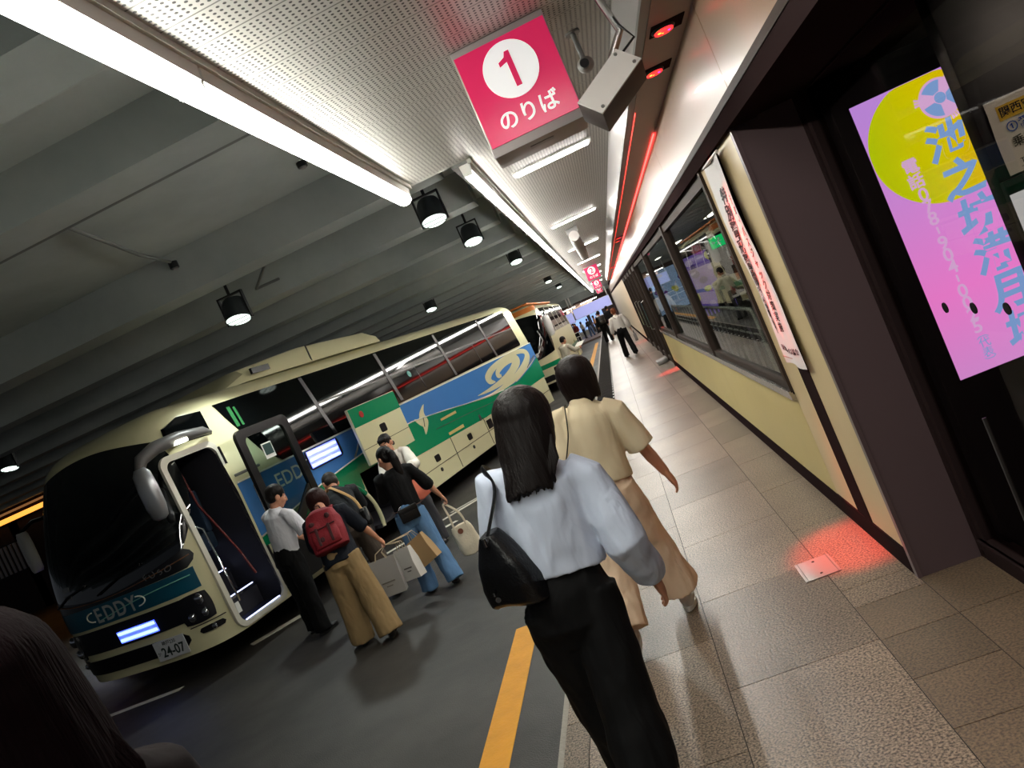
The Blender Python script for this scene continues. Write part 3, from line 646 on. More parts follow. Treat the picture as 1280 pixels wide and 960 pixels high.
for k, (x, y, w, z0, z1, c, lab) in enumerate(((2.45, 19.4, 1.0, .5, 2.05, '#7b5fc0', 'tall violet poster panel with pale blossoms in the waiting room'), (2.3, 25.5, 1.5, .7, 2.1, '#9fb6dd', 'pale blue poster panel deeper in the waiting room'), (2.95, 17.4, .9, .8, 2.2, '#a79a94', 'board of leaflets beside the green exit sign'))):
    t = thing('poster_panel', lab, 'poster', (x, y, 0))
    MB().box((-w/2-.03, 0, z0-.03), (w/2+.03, .06, z1+.03)).box((-w/2+.1, .01, 0), (-w/2+.14, .05, z0)).box((w/2-.14, .01, 0), (w/2-.1, .05, z0)).build('panel_frame', [M_BLK], t)
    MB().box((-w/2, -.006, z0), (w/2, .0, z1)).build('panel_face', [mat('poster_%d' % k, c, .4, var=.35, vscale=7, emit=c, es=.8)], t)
    rr = random.Random(k); n = 14
    for i in range(n):
        px, pz = rr.uniform(-w/2+.12, w/2-.12), rr.uniform(z0+.12, z1-.12)
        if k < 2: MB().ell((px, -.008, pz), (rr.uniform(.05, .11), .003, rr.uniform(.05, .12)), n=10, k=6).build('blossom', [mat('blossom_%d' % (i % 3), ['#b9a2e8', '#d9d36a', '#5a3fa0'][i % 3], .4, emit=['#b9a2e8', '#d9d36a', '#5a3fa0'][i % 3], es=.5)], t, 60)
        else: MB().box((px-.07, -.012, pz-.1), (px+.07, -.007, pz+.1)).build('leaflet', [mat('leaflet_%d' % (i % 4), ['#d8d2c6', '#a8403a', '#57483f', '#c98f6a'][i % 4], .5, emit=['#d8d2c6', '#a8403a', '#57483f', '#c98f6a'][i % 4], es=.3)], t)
t = thing('counter', 'low white counter with a round dial in the waiting room', 'counter', (2.95, 15.3, 0))
MB().box((-.3, -.55, 0), (.3, .55, .72), bev=.01).build('counter_body', [M_GRAYP], t, 30)
MB().box((-.34, -.6, .72), (.34, .6, .76), bev=.006).build('counter_top', [M_WHP], t, 30)
MB().cyl((0, -.552, .52), .09, .012, 'y', 24).build('dial', [M_ALU], t, 40)
for x, y, lab in ((2.6, 8.6, 'ceiling lamp panel nearest the window in the waiting room'), (2.6, 15.6, 'second ceiling lamp panel in the waiting room'), (2.6, 23, 'third ceiling lamp panel in the waiting room'), (2.6, 31, 'deepest ceiling lamp panel in the waiting room')):
    t = thing('room_lamp', lab, 'light', (x, y, 2.615), group='waiting room ceiling lamps')
    MB().box((-.1, -.7, -.02), (.1, .7, .004)).build('lamp_frame', [M_WHP], t); MB().box((-.08, -.67, -.03), (.08, .67, -.02)).build('diffuser', [m_emit('room_light', (1., .93, .82), 14.)], t)
t = thing('bench', 'long low dark bench behind the railing in the waiting room', 'bench', (3.3, 11.8, 0))
MB().box((-.22, -1.3, .38), (.22, 1.3, .46), bev=.02).build('seat', [mat('bench_vinyl', '#3a2d28', .4)], t, 30)
for y in (-1.1, 1.1): MB().box((-.2, y-.03, 0), (.2, y+.03, .38)).build('leg', [M_STEEL], t)

# ---------------------------------------------------------------- far concourse
for x0, x1, z0, z1, lab in ((-2.75, .55, 1.5, 2.35, 'wide pale lilac lit board over the far concourse'), (-4.0, -2.9, 1.35, 2.2, 'smaller lilac lit board left of the wide one')):
    t = thing('light_board', lab, 'sign', ((x0+x1)/2, 66.5, z0), group='lilac light boards at the far end'); w = (x1-x0)/2; h = z1-z0
    MB().box((-w-.05, 0, -.05), (w+.05, .3, h+.05)).box((-w, .1, h), (-w+.1, .2, 4.24-z0)).box((w-.1, .1, h), (w, .2, 4.24-z0)).build('board_case', [M_WHP], t)
    MB().box((-w, -.02, 0), (w, .0, h)).build('board_face', [m_emit('lilac_face', srgb('#a9aee6'), .85, '#8888bb')], t)
for x0, x1, lab in ((-3.6, -2.0, 'blue white lit shop opening at the far end on the left'), (-1.7, -.5, 'bright lit shop opening at the far end on the right')):
    t = thing('shop_window', lab, 'shop window', ((x0+x1)/2, 72., -.28)); w = (x1-x0)/2
    MB().box((-w-.06, 0, 0), (-w, .2, 1.75)).box((w, 0, 0), (w+.06, .2, 1.75)).box((-w-.06, 0, 1.75), (w+.06, .2, 1.85)).build('shop_frame', [M_DKBR], t)
    MB().box((-w, .1, .02), (w, .12, 1.75)).build('shop_pane', [m_emit('shop_glow', srgb('#9fc0f5'), 1.1, '#8899bb')], t)
    MB().box((-w, -.1, .0), (w, .08, .5)).build('shop_counter', [M_WHP], t)
t = thing('guard_rail', 'pale low railing on the far concourse in front of the crowd', 'railing', (-3.6, 61, -.28))
for z in (.5, .85): MB().tube([(-.9, 0, z), (.9, 0, z)], .03, 8).build('rail', [M_WHP], t)
for x in (-.85, 0, .85): MB().cyl((x, 0, .43), .03, .86, n=8).build('post', [M_WHP], t)
# far left wall: orange light strip, grey shutter
t = thing('light_strip', 'warm orange light strip high on the dark wall at the far left', 'light strip', (-22.4, 25.9, 3.75))
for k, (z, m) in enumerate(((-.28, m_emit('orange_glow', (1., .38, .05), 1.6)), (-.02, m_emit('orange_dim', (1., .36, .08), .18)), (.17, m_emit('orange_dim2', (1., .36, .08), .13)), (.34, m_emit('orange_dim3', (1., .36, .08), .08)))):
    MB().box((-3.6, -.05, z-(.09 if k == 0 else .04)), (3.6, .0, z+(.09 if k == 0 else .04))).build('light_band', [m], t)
MB().box((-3.65, 0, -.4), (3.65, .09, .45)).build('backing', [M_DKBR], t)
t = thing('shutter', 'grey ribbed shutter low in the dark at the far left', 'shutter', (-24.6, 25.9, 1.5))
MB().box((-1., 0, 0), (1., .09, 1.15)).build('shutter_frame', [M_BLK], t)
for k in range(9): MB().box((-.95+.215*k, -.05, .02), (-.83+.215*k, 0, 1.1)).build('slat', [mat('slat_grey', '#b7afae', .4, metal=.3)], t)
# pipes under the concrete ceiling
def pipe(name, pts, r, m, lab):
    tag(MB().tube(pts, r, 8).build(name, [m], None, 60), lab, 'pipe', 'pipes under the concrete ceiling')
M_PIPE = mat('pipe_grey', '#777a78', .45)
pipe('pipe', [(-3.7, 5.3, 4.23), (-3.75, 5.9, 4.2), (-4.0, 7.2, 4.15), (-4.02, 7.75, 4.12)], .018, M_PIPE, 'thin bent conduit crossing the bay at the left, ending at a dark box')
pipe('pipe', [(-1.2, 8.62, 4.05), (-4.9, 8.7, 4.05), (-5.3, 8.8, 4.15), (-9.5, 8.8, 4.15)], .03, M_PIPE, 'grey pipe running along the beam beside the round floodlights')
pipe('pipe', [(-3.6, 9.3, 4.1), (-4.3, 10.2, 3.98), (-3.95, 10.24, 3.98)], .02, M_PIPE, 'short grey conduit slanting past the floodlight over the coach')
pipe('pipe', [(-1.2, 5.32, 4.0), (-12, 5.32, 4.0)], .05, M_PIPE, 'thick grey pipe along the shallow beam at the left')
pipe('pipe', [(-1.3, 11.2, 4.21), (-2.6, 11.2, 4.21), (-2.9, 11.3, 4.2), (-7.5, 11.3, 4.21)], .03, M_PIPE, 'grey pipe in the bay behind the coach floodlight')
for x, y, z, lab in ((-4.05, 7.85, 4.1, 'little dark junction box at the end of the bent conduit'), (-2.1, 7.2, 4.235, 'little dark detector on the slab near the bright tube')):
    t = thing('junction_box', lab, 'box', (x, y, z)); MB().cyl((0, 0, 0), .05, .07).build('box_body', [M_BLK], t, 40); MB().cyl((0, 0, -.04), .03, .02).build('box_cap', [M_GRAYP], t, 40)
t = thing('speaker', 'round pale speaker on the slab beside the bright tube', 'speaker', (-1.75, 7.3, 4.2)); MB().lathe([(.02, .05), (.12, .05), (.14, 0), (.11, -.05), (.02, -.06)], n=20).build('speaker_body', [M_WHP], t, 40); MB().cyl((0, 0, -.06), .07, .01).build('speaker_grille', [M_GRAYP], t, 40)

t = thing('added_shop_lamp', 'added ceiling lamp panel brightening the shop behind the clear pane', 'light', (1.95, 1.4, 2.59))  # lamp added to brighten the shop wall and the paper notice
MB().box((-.3, -.3, -.02), (.3, .3, .008)).build('lamp_frame', [M_WHP], t); MB().box((-.27, -.27, -.03), (.27, .27, -.02)).build('diffuser', [m_emit('added_shop_light', (1., .92, .8), 18.)], t)
# ---------------------------------------------------------------- coaches
M_BUSC = mat('coach_cream', '#dcd6ac', .28, var=.03, vscale=2, coat=.5)
M_BUSW = mat('coach_ivory', '#cfcabb', .28, var=.03, vscale=2, coat=.5)
M_BGLASS = mat('coach_dark_glass', '#07090a', .04, var=0, spec=.38)
M_BLUEB = mat('coach_blue', '#4a84c8', .26, var=.05, vscale=1.5, coat=.5); M_GREEN = mat('coach_green', '#0a875a', .26, var=.05, vscale=1.5, coat=.5)
M_TEAL = mat('coach_teal', '#0c4f66', .3, var=.04, coat=.4); M_LINE = mat('coach_line', '#f2efe0', .3, var=0)
M_GROOVE = mat('panel_groove', '#2a2822', .6, var=0); M_TRIMB = mat('coach_black_trim', '#0d0d10', .3, var=.04)
M_BLED = m_emit('blue_led_bar', (.22, .38, 1.), 3.4); M_BLED2 = m_emit('blue_led_glow', (.015, .05, 1.), 1.6)
M_CHROME = mat('chrome', '#c9cbd2', .12, metal=1., var=0); M_INT = mat('coach_interior', '#2b2a30', .55, var=.1); M_SEAT = mat('coach_seat', '#23364a', .8, var=.2)
M_STEP = mat('coach_step', '#24284a', .35, var=.05); M_REDR = mat('red_rail', '#6e1e1a', .4, var=0)
HW = 1.245
def side_inset(z): return 0. if z < 1.80 else .135*(z-1.80)
def coach_shape(Lr=6.93, front=-5.02, roof=2.94):
    """returns S(u, z, off): u in [-1, 1] runs over the front from the far side (-1) to the near side (1)"""
    def yf(z):      # nose line of the front, raked back above the waist
        if z < 1.15: return front+.05*((1.15-z)/.85)**2
        return front+.50*((z-1.15)/1.75)**1.7
    def inset(z): return side_inset(z)
    DEP = .62; n_ = 2/3.1; tab = []; acc = 0.; px_, py_ = 0., -DEP
    for i in range(401):
        t = pi/2*(1-i/400); x, y = HW*max(0., cos(t))**n_, -DEP*max(0., sin(t))**n_
        acc += sqrt((x-px_)**2+(y-py_)**2); tab.append((acc, t)); px_, py_ = x, y
    def t_of(u):
        a = abs(u)*acc; lo, hi = 0, 400
        while hi-lo > 1:
            m = (lo+hi)//2
            if tab[m][0] < a: lo = m
            else: hi = m
        k = (a-tab[lo][0])/max(1e-9, tab[hi][0]-tab[lo][0]); return tab[lo][1]+(tab[hi][1]-tab[lo][1])*max(0, min(1, k))
    def S(u, z, off=0.):
        t = t_of(u); n = n_
        hw = HW-inset(z)
        def P(t):
            x = hw*max(0., cos(t))**n; y = -DEP*max(0., sin(t))**n; return x, y
        x, y = P(t); e = 1e-3; x1, y1 = P(min(pi/2, t+e)); x0, y0 = P(max(0, t-e)); tx, ty = x1-x0, y1-y0; l = sqrt(tx*tx+ty*ty) or 1
        nx, ny = -ty/l, tx/l
        if nx < 0 or (t > pi/2-e and ny > 0): nx, ny = abs(nx), -abs(ny)
        if ny > 0: ny = -ny
        s = 1 if u >= 0 else -1
        return Vector((-HW+s*(x+nx*off), yf(z)+DEP+y+ny*off, z))
    return S, yf, inset, DEP
def coach_body(S, yf, inset, DEP, Lr, roof, bottom=.30):
    zs = [bottom, .34, .6, .9, 1.15, 1.4, 1.7, 2.0, 2.3, 2.55, 2.75]
    us = [-1+2*i/40 for i in range(41)]
    rings = []
    def ring(z, k=0., drop=0.):
        r = []
        for u in us:
            p = S(u, z, -k); r.append(p)
        y1 = Lr-k*.8; hw = HW-inset(z)-k
        for a in range(5):
            r.append(Vector((-HW-hw+.0, p.y+(y1-.08-p.y)*(a+1)/5, z)) if False else Vector((0, 0, 0)))
        r = r[:41]
        pr, pl = r[40].copy(), r[0].copy()
        out = list(r)                              # far side -> front -> near side
        for a in range(1, 9): out.append(Vector((pr.x, pr.y+(y1-.10-pr.y)*a/8, z)))
        out.append(Vector((pr.x-.06, y1-.02, z))); out.append(Vector((pr.x-.2, y1, z))); out.append(Vector((pl.x+.2, y1, z))); out.append(Vector((pl.x+.06, y1-.02, z)))
        for a in range(8, 0, -1): out.append(Vector((pl.x, pl.y+(y1-.10-pl.y)*a/8, z)))
        return out
    for z in zs: rings.append(ring(z))
    for k in range(1, 8):
        a = k/7*pi/2; rings.append(ring(2.75+(roof-2.75+.07)*sin(a), .38*(1-cos(a))))
    rings.append(ring(roof+.10, .75)); rings.append(ring(roof+.115, 1.1))
    mb = MB(); mb.rings(rings); return mb
def patch(S, u0, u1, z0, z1, off, nu=20, nz=8, rnd=.0, thick=.02):
    """a raised skin on the front: u0/u1/z0/z1 may be functions; rnd rounds the corners"""
    g = []
    f = lambda q, t: q(t) if callable(q) else q
    for j in range(nz+1):
        t = j/nz; row = []
        for i in range(nu+1):
            s = i/nu; ss, tt = s*2-1, t*2-1
            if rnd:                                  # squircle mapping
                a = ss*sqrt(max(0, 1-rnd*tt*tt/2)); b = tt*sqrt(max(0, 1-rnd*ss*ss/2)); ss, tt = a, b
            s2, t2 = (ss+1)/2, (tt+1)/2
            z = f(z0, s2)+(f(z1, s2)-f(z0, s2))*t2; u = f(u0, t2)+(f(u1, t2)-f(u0, t2))*s2
            row.append((u, z))
        g.append(row)
    A = [[S(u, z, off) for u, z in r] for r in g]; B = [[S(u, z, off-thick) for u, z in r] for r in g]
    mb = MB(); mb.rings(A, closed=False, caps=False); mb.rings(B, closed=False, caps=False)
    for r1, r2 in ((A[0], B[0]), (A[-1], B[-1]), ([r[0] for r in A], [r[0] for r in B]), ([r[-1] for r in A], [r[-1] for r in B])): mb.rings([r1, r2], closed=False, caps=False)
    return mb
def side_poly(pts, x=.004, t=.006):
    """outline given as (along, height) on the near side"""
    return MB().poly([(x, a, b) for a, b in pts], thick=(-t, 0, 0))
def rrect(a0, a1, b0, b1, r, n=4):
    o = []
    for cx, cy, s in ((a1-r, b1-r, 0), (a0+r, b1-r, 1), (a0+r, b0+r, 2), (a1-r, b0+r, 3)):
        for i in range(n+1): th = pi/2*(s+i/n); o.append((cx+r*cos(th), cy+r*sin(th)))
    return o
def wheel(parent, x, y, name='wheel'):
    w = MB().lathe([(.30, -.14), (.47, -.14), (.505, -.10), (.505, .10), (.47, .14), (.30, .13), (.28, .10)], n=32).build(name, [M_RUB], parent, 40)
    w.location = (x, y, .505); w.rotation_euler = (0, pi/2, 0)
    h = MB().lathe([(.02, .13), (.09, .14), (.10, .08), (.2, .05), (.27, .09), (.30, .12), (.30, .0), (.02, .0)], n=28)
    for k in range(10): h.cyl((.165*cos(k*.628), .165*sin(k*.628), .07), .014, .04, n=8)
    h.build('wheel_hub', [M_ALU], w, 40)
    return w
ANG = rad(15)
def coach():
    t = thing('coach', 'near cream coach with blue and green swirl livery, open front door and blue light bars', 'bus', (-3.84, 12.18, -.15), -ANG)
    Lr, roof = 6.93, 2.93
    S, yf, inset, DEP = coach_shape(Lr); body = coach_body(S, yf, inset, DEP, Lr, roof)
    me = body.mesh('body', [M_BUSC])
    cuts = [MB().box((-1.15, -4.60, .36), (.5, -3.84, 2.36)), MB().box((-1.9, -1.55, .26), (.5, -.05, 1.16)),
            MB().cyl((-.05, -2.12, .50), .59, .9, 'x', 36), MB().cyl((-2*HW+.05, -2.12, .50), .59, .9, 'x', 36), MB().cyl((-.05, 4.55, .50), .59, .9, 'x', 36), MB().cyl((-2*HW+.05, 4.55, .50), .59, .9, 'x', 36)]
    me = booled(me, cuts)
    b = meshobj('body', me, [M_BUSC, M_INT], t, 35)
    for p in me.polygons:
        c = p.center; p.material_index = 1 if (-1.17 < c.x < -.004 and -4.61 < c.y < -3.83 and .355 < c.z < 2.365) or (-1.91 < c.x < -.004 and -1.56 < c.y < -.04 and .25 < c.z < 1.17) or (c.z < 1.12 and -.6 < c.x < -.01 and (abs(c.y+2.12) < .6 or abs(c.y-4.55) < .6) and abs(p.normal.x) < .95) else 0
    P = lambda pts, name, m, x=.004, th=.008, lab=None: side_poly(pts, x, th).build(name, [m], t, 0, lab)
    # roof air conditioner hump, front cap vent
    hp = MB(); st = [(-2.75, .02, .62), (-2.45, .22, .72), (-1.1, .31, .80), (.75, .27, .80), (.98, .20, .78), (1.08, .02, .72)]
    hp.rings([[(-HW+sx*w*fx, y, 2.99+z*fz) for sx, fx, fz in ((1, 1.22, 0), (1, 1.16, .55), (1, 1.02, .92), (1, .8, 1), (-1, .8, 1), (-1, 1.02, .92), (-1, 1.16, .55), (-1, 1.22, 0))] for y, z, w in st])
    hp.build('roof_unit', [M_BUSC], t, 30)
    MB().box((-.31, -2.42, 3.06), (-.27, -2.05, 3.14)).build('roof_vent', [M_TRIMB], t)
    MB().box((-.285, -1.10, 3.0), (-.27, -1.08, 3.25)).build('roof_seam', [M_GROOVE], t)
    # side windows: one dark band, pillars, sliding rails
    top, bot = 2.80, 1.86
    P([(-3.50, top), (-2.9, top+.005), (6.30, 2.82), (6.34, 2.78), (6.30, 1.93), (6.24, 1.89), (-2.35, 1.83), (-2.9, 1.83), (-3.15, 2.05), (-3.42, 2.60)], 'side_window', M_BGLASS, .006, .05)
    for y in (.37, 2.58, 4.74): MB().prism([(y-.045, 1.88), (y+.045, 1.88), (y+.02, 2.79), (y-.07, 2.79)], 'x', -.02, .014).build('window_pillar', [mat('window_pillar', '#2b2926', .4)], t)
    MB().prism([(-1.7, 1.85), (-1.62, 1.85), (-1.70, 2.79), (-1.78, 2.79)], 'x', -.02, .012).build('window_pillar', [M_TRIMB], t)
    for a, b in ((-1.65, .30), (.42, 2.52), (2.64, 4.68), (4.80, 6.28)): MB().box((.0, a, 2.335), (.011, b, 2.365)).build('window_rail', [mat('window_rail', '#35322f', .35)], t)
    MB().box((.0, 1.3, 1.9), (.010, 1.315, 2.34)).build('window_rail', [M_TRIMB], t); MB().box((.0, 3.9, 1.9), (.010, 3.915, 2.34)).build('window_rail', [M_TRIMB], t)
    MB().box((.0, -3.32, 2.44), (.0095, -3.26, 2.72)).box((.0, -3.22, 2.44), (.0095, -3.18, 2.70)).build('curtain', [mat('green_curtain', '#1f6b35', .7)], t)
    MB().cyl((.007, 1.02, 2.25), .06, .006, 'x', 20).build('window_sticker', [mat('teal_sticker', '#1f9c93', .4)], t)
    # livery
    wave = [(-3.80, 1.10), (-2.40, 1.31), (-1.30, 1.41), (-.3, 1.475), (.35, 1.48), (1.02, 1.43), (1.7, 1.37), (2.42, 1.295), (3.0, 1.25), (3.48, 1.21), (4.3, 1.16)]
    blue = [(-3.80, 1.80), (6.88, 1.835)]
    P(blue+[(6.89, 1.45), (6.3, 1.32), (5.3, 1.17)]+wave[::-1], 'blue_band', M_BLUEB)
    arch = [(-2.12+.60*cos(a), .50+.60*sin(a)) for a in [rad(150-d*8.2) for d in range(14)]]
    green = wave+[(5.3, 1.17), (6.3, 1.32), (6.90, 1.45), (6.90, .94), (3.0, .86), (0., .93), (-.05, 1.16), (-1.55, 1.16), (-1.58, .93)]+[p for p in arch[::-1] if p[1] > .90]+[(-3.80, .98)]
    P(green, 'green_band', M_GREEN, .0045)
    MB().tube([(.006, a, b) for a, b in wave], .011, 6).build('wave_line', [M_LINE], t, 60)
    MB().tube([(.006, -3.8, 1.812), (.006, 6.86, 1.846)], .010, 6).build('belt_line', [M_LINE], t, 60)
    # cream swirl: a hook shaped like a nine, with a dot loop inside
    def ribbon(c, w, name):
        L_, R_ = [], []; x = .0062
        for i, p in enumerate(c):
            q0, q1 = c[max(i-1, 0)], c[min(i+1, len(c)-1)]; d = Vector(((q1[0]-q0[0])/2, q1[1]-q0[1])).normalized()
            L_.append((p[0]-d.y*w[i]*2, p[1]+d.x*w[i])); R_.append((p[0]+d.y*w[i]*2, p[1]-d.x*w[i]))
        mb = MB()
        for A_, B_ in (([(x, *p) for p in L_], [(x, *p) for p in R_]), ([(.001, *p) for p in L_], [(.001, *p) for p in R_]), ([(x, *p) for p in L_], [(.001, *p) for p in L_]), ([(x, *p) for p in R_], [(.001, *p) for p in R_])):
            mb.rings([[a_, b_] for a_, b_ in zip(A_, B_)], closed=False, caps=False)
        mb.build(name, [M_BUSC], t)
    def smooth(c, n=6):
        o = []
        for i in range(len(c)-1):
            p0, p1, p2, p3 = [Vector(c[max(0, min(len(c)-1, k))]) for k in (i-1, i, i+1, i+2)]
            for k in range(n):
                u = k/n; o.append(tuple(.5*((2*p1)+(p2-p0)*u+(2*p0-5*p1+4*p2-p3)*u*u+(3*p1-p0-3*p2+p3)*u**3)))
        return o+[tuple(c[-1])]
    def stroke(pts, ws, k=6):
        A = smooth(pts, k); n = len(A)
        ribbon(A, [(ws[min(i//k, len(ws)-1)]*(1-(i % k)/k)+ws[min(i//k+1, len(ws)-1)]*((i % k)/k))*.0024 for i in range(n)], 'swirl')
    stroke([(4.514, 1.458), (4.358, 1.487), (4.436, 1.578), (4.872, 1.662), (5.287, 1.693), (5.608, 1.651), (5.549, 1.558), (5.134, 1.435), (4.516, 1.346), (3.732, 1.31), (3.039, 1.32)], [12, 22, 22, 26, 34, 44, 44, 36, 30, 17, 1])
    stroke([(4.094, 1.399), (3.869, 1.455), (3.862, 1.566), (4.266, 1.684), (5.038, 1.768), (5.739, 1.785), (6.286, 1.72), (6.359, 1.578), (5.975, 1.417), (5.364, 1.293), (4.873, 1.25), (4.196, 1.205), (3.548, 1.205), (2.714, 1.27)], [3, 26, 32, 28, 22, 22, 24, 32, 36, 34, 30, 18, 10, 4])
    stroke([(6.78, 1.47), (6.3, 1.362), (5.49, 1.232), (5.12, 1.178)], [2, 5, 5, 2]); MB().tube([(.008, 6.78, 1.52), (.008, 6.44, 1.444), (.008, 6.07, 1.34)], .012, 6).build('script_mark', [M_TRIMB], t, 60)
    dol = smooth([(.95, 1.66), (.83, 1.52), (.86, 1.38), (.78, 1.28), (.60, 1.17), (.62, 1.30), (.55, 1.36), (.44, 1.49), (.60, 1.47), (.70, 1.56), (.93, 1.67)], 4)
    P(dol[:-1], 'dolphin_emblem', M_BUSC, .0075, .004); MB().tube([(.0078, .66, 1.30), (.0078, .72, 1.40), (.0078, .74, 1.46)], .008, 6).build('dolphin_line', [M_GROOVE], t)
    for a, b in ((-2.82, .28), (-2.32, .26)): pass
    text('lettering', 'EDDY', frame((.009, -2.85, 1.60), (0, 1, 0), (0, 0, 1)), .26, M_LINE, t, thick=.001, bold=.002, sx=1.05)
    # yellow reflectors, doors in the skirt, handles
    for a0, a1, b0, b1 in ((1.27, 1.92, 1.235, 1.285), (1.34, 1.98, .93, .99)): P([(a0, b0+.01), (a1, b0), (a1, b1), (a0, b1)], 'amber_plate', mat('amber_plate', '#d3c47a', .4), .009, .004)
    for a in (1.33, 2.86, 3.5): MB().box((.0, a-.006, .32), (.006, a+.006, .90)).build('panel_gap', [M_GROOVE], t)
    MB().box((.0, .0, .585), (.006, 3.5, .595)).build('panel_gap', [M_GROOVE], t); MB().box((.0, 5.2, .585), (.006, 6.9, .597)).build('panel_gap', [M_GROOVE], t)
    MB().tube([(.003, 1.0, 1.16), (.003, 2.6, 1.10), (.003, 4.6, 1.0)], .005, 5).build('panel_gap', [M_GROOVE], t)
    for a in (.64, 2.03): P(rrect(a-.085, a+.085, .655, .775, .03), 'door_handle', M_TRIMB, .012, .012)
    for a in (.62, 2.02, 6.3): MB().cyl((.006, a, .505), .035, .012, 'x', 16).build('door_lock', [M_TRIMB], t, 40)
    P([(2.92, .62), (3.16, .62), (3.16, .80), (2.92, .80)], 'side_vent', M_TRIMB, .008, .01)
    P(rrect(2.7, 2.78, .86, .98, .01), 'door_latch', M_ALU, .012, .012)
    # wheel arches
    ar = [(-2.12+.62*cos(rad(d)), .50+.62*sin(rad(d))) for d in range(-18, 196, 6)]
    gm = MB(); gm.tube([(.004, *p) for p in ar if p[1] >= .86 or p[0] < -2.12], (.035), 8); gm.build('wheel_arch', [M_GREEN], t, 60)
    MB().tube([(.004, *p) for p in ar if p[1] < .90 and p[0] > -2.12], .032, 8).build('wheel_arch', [M_BUSC], t, 60)
    MB().tube([(.004, 4.55+.61*cos(rad(d)), .5+.61*sin(rad(d))) for d in range(-18, 200, 8)], .03, 8).build('wheel_arch', [M_BUSC], t, 60)
    for y in (-2.12, 4.55):
        wheel(t, -.20, y); wheel(t, -2*HW+.2, y)
    # blue marker lights on the side
    P(rrect(-2.50, -1.70, 1.52, 1.80, .06), 'light_recess', M_TRIMB, .012, .016)
    for k in range(3): MB().box((.012, -2.44, 1.555+.085*k), (.024, -1.78, 1.59+.085*k), bev=.004).build('light_bar', [M_BLED], t)
    MB().box((.010, -2.46, 1.545), (.016, -1.76, 1.785)).build('light_glow', [M_BLED2], t)
    # raised luggage door (parallel lift) and its arms
    x = .36
    d_ = MB().box((x-.05, -1.70, 1.22), (x, -.36, 2.09), bev=.012).build('luggage_door', [M_BUSC], t, 30)
    MB().box((x-.002, -1.69, 1.80), (x+.004, -.37, 2.08)).build('green_strip', [M_GREEN], d_)
    MB().box((x-.002, -1.70, 1.455), (x+.002, -.36, 1.463)).build('panel_gap', [M_GROOVE], d_)
    MB().poly([(x+.009, a, b) for a, b in rrect(-1.11, -.95, 1.57, 1.70, .03)], thick=(-.012, 0, 0)).build('door_handle', [M_TRIMB], d_)
    MB().cyl((x+.004, -.97, 1.36), .035, .012, 'x', 16).build('door_lock', [M_TRIMB], d_, 40)
    MB().cyl((x+.006, -1.42, 1.95), .05, .012, 'x', 18).build('marker_lamp', [mat('marker_red', '#a3322c', .3)], d_, 40)
    for y in (-1.5, -.12): MB().tube([(-.3, y, 1.12), (.1, y, 1.5), (x-.05, min(y, -.42), 1.75)], .014, 8).build('lift_arm', [M_ALU], d_, 60)
    MB().box((-1.85, -1.52, .30), (-.1, -.08, .34)).build('hold_floor', [M_INT], t)
    # passenger door opening: steps, wall, rails, seats, driver's seat
    for k, (z, x0) in enumerate(((.37, .0), (.63, -.30), (.90, -.60), (1.15, -.90))):
        MB().box((x0-.34, -4.58, z-.03), (x0-.02, -3.86, z)).build('step', [M_STEP], t)
        MB().box((x0-.045, -4.575, z-.028), (x0-.012, -3.865, z+.008)).build('step_edge', [M_CHROME], t)
        MB().box((x0-.345, -4.58, z), (x0-.335, -3.86, z+.25)).build('step_riser', [M_INT], t)
    for k, (z, x0) in enumerate(((.37, .0), (.63, -.30), (.90, -.60), (1.15, -.90))):
        MB().box((x0-.035, -4.5, z+.009), (x0-.012, -3.92, z+.018)).build('step_light', [m_emit('step_light', (.5, .58, 1.), 3.2 if k < 2 else 1.2)], t)
    for y, a in ((-4.0, 1), (-4.45, 0)):
        MB().tube([(-.12, y, .75), (-.22, y, 1.1), (-.5, y, 1.75), (-.55, y, 2.2)] if a else [(-.05, y, .6), (-.10, y, 1.5), (-.45, y, 1.7)], .014, 8).build('hand_rail', [M_REDR if a else M_CHROME], t, 60)
    MB().box((-.95, -4.2, 1.2), (-.55, -3.90, 1.42), bev=.04).box((-.95, -3.98, 1.4), (-.55, -3.88, 1.95), bev=.04).build('driver_seat', [M_SEAT], t, 40)
    MB().box((-.75, -4.0, 1.96), (-.6, -3.9, 2.14), bev=.03).build('head_rest', [M_SEAT], t, 40)
    MB().box((-.62, -4.35, 2.0), (-.56, -4.2, 2.2), bev=.01).build('ticket_reader', [M_WHP], t, 30)
    fr = MB()
    o, i_ = rrect(-4.665, -3.78, .32, 2.41, .14, 6), rrect(-4.60, -3.84, .37, 2.34, .11, 6)
    for x in (.018, -.02): fr.rings([[(x, *p) for p in o+o[:1]], [(x, *p) for p in i_+i_[:1]]], closed=False, caps=False)
    fr.rings([[(.018, *p) for p in o+o[:1]], [(-.02, *p) for p in o+o[:1]]], closed=False, caps=False); fr.rings([[(.018, *p) for p in i_+i_[:1]], [(-.02, *p) for p in i_+i_[:1]]], closed=False, caps=False)
    fr.build('door_surround', [M_BUSW], t, 40)
    P(rrect(-3.80, -3.76, .45, 2.3, .015), 'door_seal', M_TRIMB, .022, .02)
    P([(-4.60, .50), (-4.54, .50), (-4.54, .62), (-4.60, .62)], 'floor_sticker', M_WHP, .02, .004)
    # swung-open door leaf standing off the side behind the opening
    D = thing_part = bpy.data.objects.new('entry_door', None); COL.objects.link(D); D.parent = t
    x = .20
    dl = MB(); o = rrect(-3.72, -2.74, .40, 2.38, .10, 5); i_ = rrect(-3.60, -2.86, .98, 2.27, .08, 5)
    for xx in (x, x-.05): dl.rings([[(xx, *p) for p in o+o[:1]], [(xx, *p) for p in i_+i_[:1]]], closed=False, caps=False)
